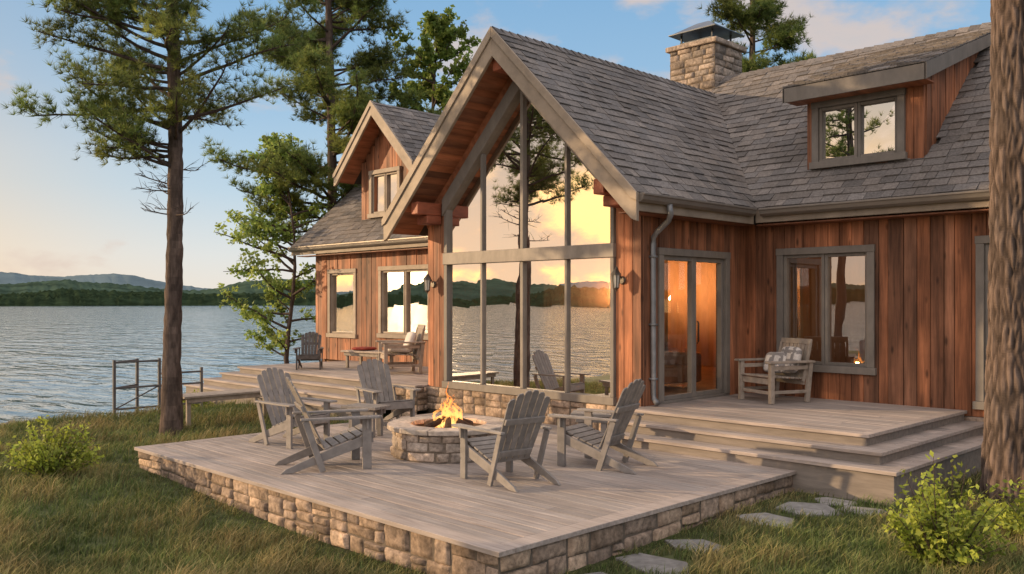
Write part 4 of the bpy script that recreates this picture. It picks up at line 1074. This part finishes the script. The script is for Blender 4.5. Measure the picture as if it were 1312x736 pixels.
def shrub(base,rad,h,label,seed,n=60):
    random.seed(seed); e=thing("shrub",base,label,"shrub"); mb=MB(); pos=[];hue=[];tin=[]
    for k in range(n):
        a=R(0,6.283); r=rad*math.sqrt(random.random()); hh=h*(1-.45*(r/rad)**2)*R(.5,1.15)
        p0=Vector((.15*r*math.cos(a),.15*r*math.sin(a),-.02)); p1=Vector((.6*r*math.cos(a),.6*r*math.sin(a),hh*.55)); p2=Vector((r*math.cos(a)+R(-.05,.05),r*math.sin(a)+R(-.05,.05),hh))
        mb.tube([p0,p1,p2],[.006,.004,.002],5,0,.6,.5); ht=random.random(); bt=R(.65,1.25)
        for j in range(46):
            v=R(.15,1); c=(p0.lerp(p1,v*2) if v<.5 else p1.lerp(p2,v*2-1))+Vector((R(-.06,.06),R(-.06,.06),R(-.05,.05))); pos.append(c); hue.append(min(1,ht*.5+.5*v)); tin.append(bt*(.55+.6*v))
    mb.build("stem",[M_BARK],parent=e)
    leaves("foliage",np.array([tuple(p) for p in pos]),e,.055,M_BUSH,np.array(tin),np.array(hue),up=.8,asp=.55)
    return e

camright=math.atan2(.711,.704)
pine((-14.4,6.33,gz(-14.4,6.33)),10.6,.155,.07,4.35,104,2.0,"tall slender pine with open crown standing on the lawn",5,az_bias=camright+math.pi,dead=10,dens=1.1,twigs=1.3,tuft=18,wd=.0095,ln=.14,clump=.26)
pine((-23.5,15.4,-.5),16.5,.2,.06,4.6,110,3.5,"large dense pine tree behind the side of the house",12,nseg=16,rows=50,ln=.2,wd=.018,tuft=16,dens=1.0,twigs=1.5,clump=.36)
pine((-19.0,32.5,-.4),19.0,.25,.06,10.3,50,2.6,"pine tree rising behind the roof",23,nseg=12,rows=30,ln=.26,wd=.028,tuft=12,twigs=1.5,clump=.4)
pine((-3.02,10.75,gz(-3.02,10.75)),15,.29,.22,10.5,20,2.0,"massive pine trunk with furrowed bark beside the porch",31,nseg=150,rows=560,tuft=12,lean=(.02,.02),wob=.015,amp=.026,sc=(15,2.6))
pine((-13.2,-1.4,gz(-13.2,-1.4)),12,.17,.07,5.2,40,2.3,"pine tree on the lawn mirrored in the windows",37,nseg=12,rows=30,ln=.18,wd=.02,tuft=11,dens=.8,clump=.22)
leafy((-22.9,13.6,-.5),7.1,.08,.9,42,2.6,"slender leafy tree with pale green leaves by the lake",41,size=.12,lpt=19,az_bias=camright+math.pi,mt=M_LEAF2)
leafy((-23.2,19.4,-.4),11.9,.16,6.0,48,2.6,"leafy green tree rising behind the roof",43,size=.17,lpt=26,mt=M_LEAF)
shrub((-12.0,3.75,gz(-12.0,3.75)),.58,.72,"bright green leafy shrub growing in the grass",51,75)
shrub((-2.72,7.75,gz(-2.72,7.75)),.50,.86,"bright green leafy shrub growing beside the lawn",53,66)
shrub((-2.35,9.0,gz(-2.35,9.0)),.5,.6,"low green shrub beside the big pine trunk",54,50)
shrub((-19.2,9.0,gz(-19.2,9.0)),.45,.5,"small green shrub near the deck steps",56,40)

# grass
def grass():
    n=240000; u=rng.random(n); D=5.2*(24/5.2)**(u**.95); a=(rng.random(n)*2-1)*.70
    x=D*(.704*a-.711); y=D*(.711*a+.704)
    k=np.ones(n,bool)
    k&=~((x>-12.06)&(x<-4.97)&(y>4.78)&(y<10.5))
    k&=~((x>-8.2)&(x<-3.80)&(y>9.48)&(y<13.6))
    k&=~((x>-20.5)&(x<-12)&(y>9.25))
    k&=~((x>-22)&(y>13.4)); k&=~((x>-13)&(x<-7.8)&(y>10))
    sh=np.array([shore(v) for v in y]); k&=(x>sh+.25)
    for (sx,sy,r) in stones: k&=((x-sx)**2/1.3+(y-sy)**2)>(r*.9)**2
    k&=((x+3.02)**2+(y-10.75)**2)>.12
    x=x[k];y=y[k];D=D[k];n=len(x)
    z=np.array([gz(p,q) for p,q in zip(x,y)])
    cl=np.array([noise.noise(Vector((p*1.1,q*1.1,5))) for p,q in zip(x,y)]); c2=np.array([noise.noise(Vector((p*3.7,q*3.7,9))) for p,q in zip(x,y)])
    h=(.085+.10*rng.random(n)**1.5)*(1+.6*cl+.8*c2); h=np.clip(h,.04,.30)
    near=((x>-12.4)&(x<-4.6)&(y>4.4)); h=np.where(near,h*.55,h)
    wd=(.0042+.00036*D)*(.8+.5*rng.random(n))
    th=rng.random(n)*6.283; s=np.stack([np.cos(th),np.sin(th),np.zeros(n)],1)
    ph=rng.normal(.7,1.3,n); bend=(.25+.7*rng.random(n))*h; bd=np.stack([np.cos(ph)*bend,np.sin(ph)*bend,np.zeros(n)],1)
    P=np.stack([x,y,z-.01],1); up=np.zeros((n,3)); up[:,2]=h
    V=np.empty((n,5,3)); w_=wd[:,None]
    V[:,0]=P-s*w_*.5; V[:,1]=P+s*w_*.5; m=P+up*.6+bd*.25; V[:,2]=m-s*w_*.4; V[:,3]=m+s*w_*.4; V[:,4]=P+up*.95+bd
    b0=(np.arange(n)*5)[:,None]; F=np.concatenate([b0+np.array([[0,1,3]]),b0+np.array([[0,3,2]]),b0+np.array([[2,3,4]])],1).reshape(-1,3)
    hue=np.clip(.20+.85*cl+.6*c2+.22*rng.normal(size=n),0,1); tint=.65+.7*rng.random(n)
    hue3=np.clip(np.stack([hue,hue,hue+.15],1),0,1).ravel(); tint3=np.stack([tint*.85,tint*.85,tint*1.2],1).ravel()
    o=np_mesh("grass",V.reshape(-1,3),F,[M_GRASS],tint3,hue3); o["kind"]="stuff"
grass()
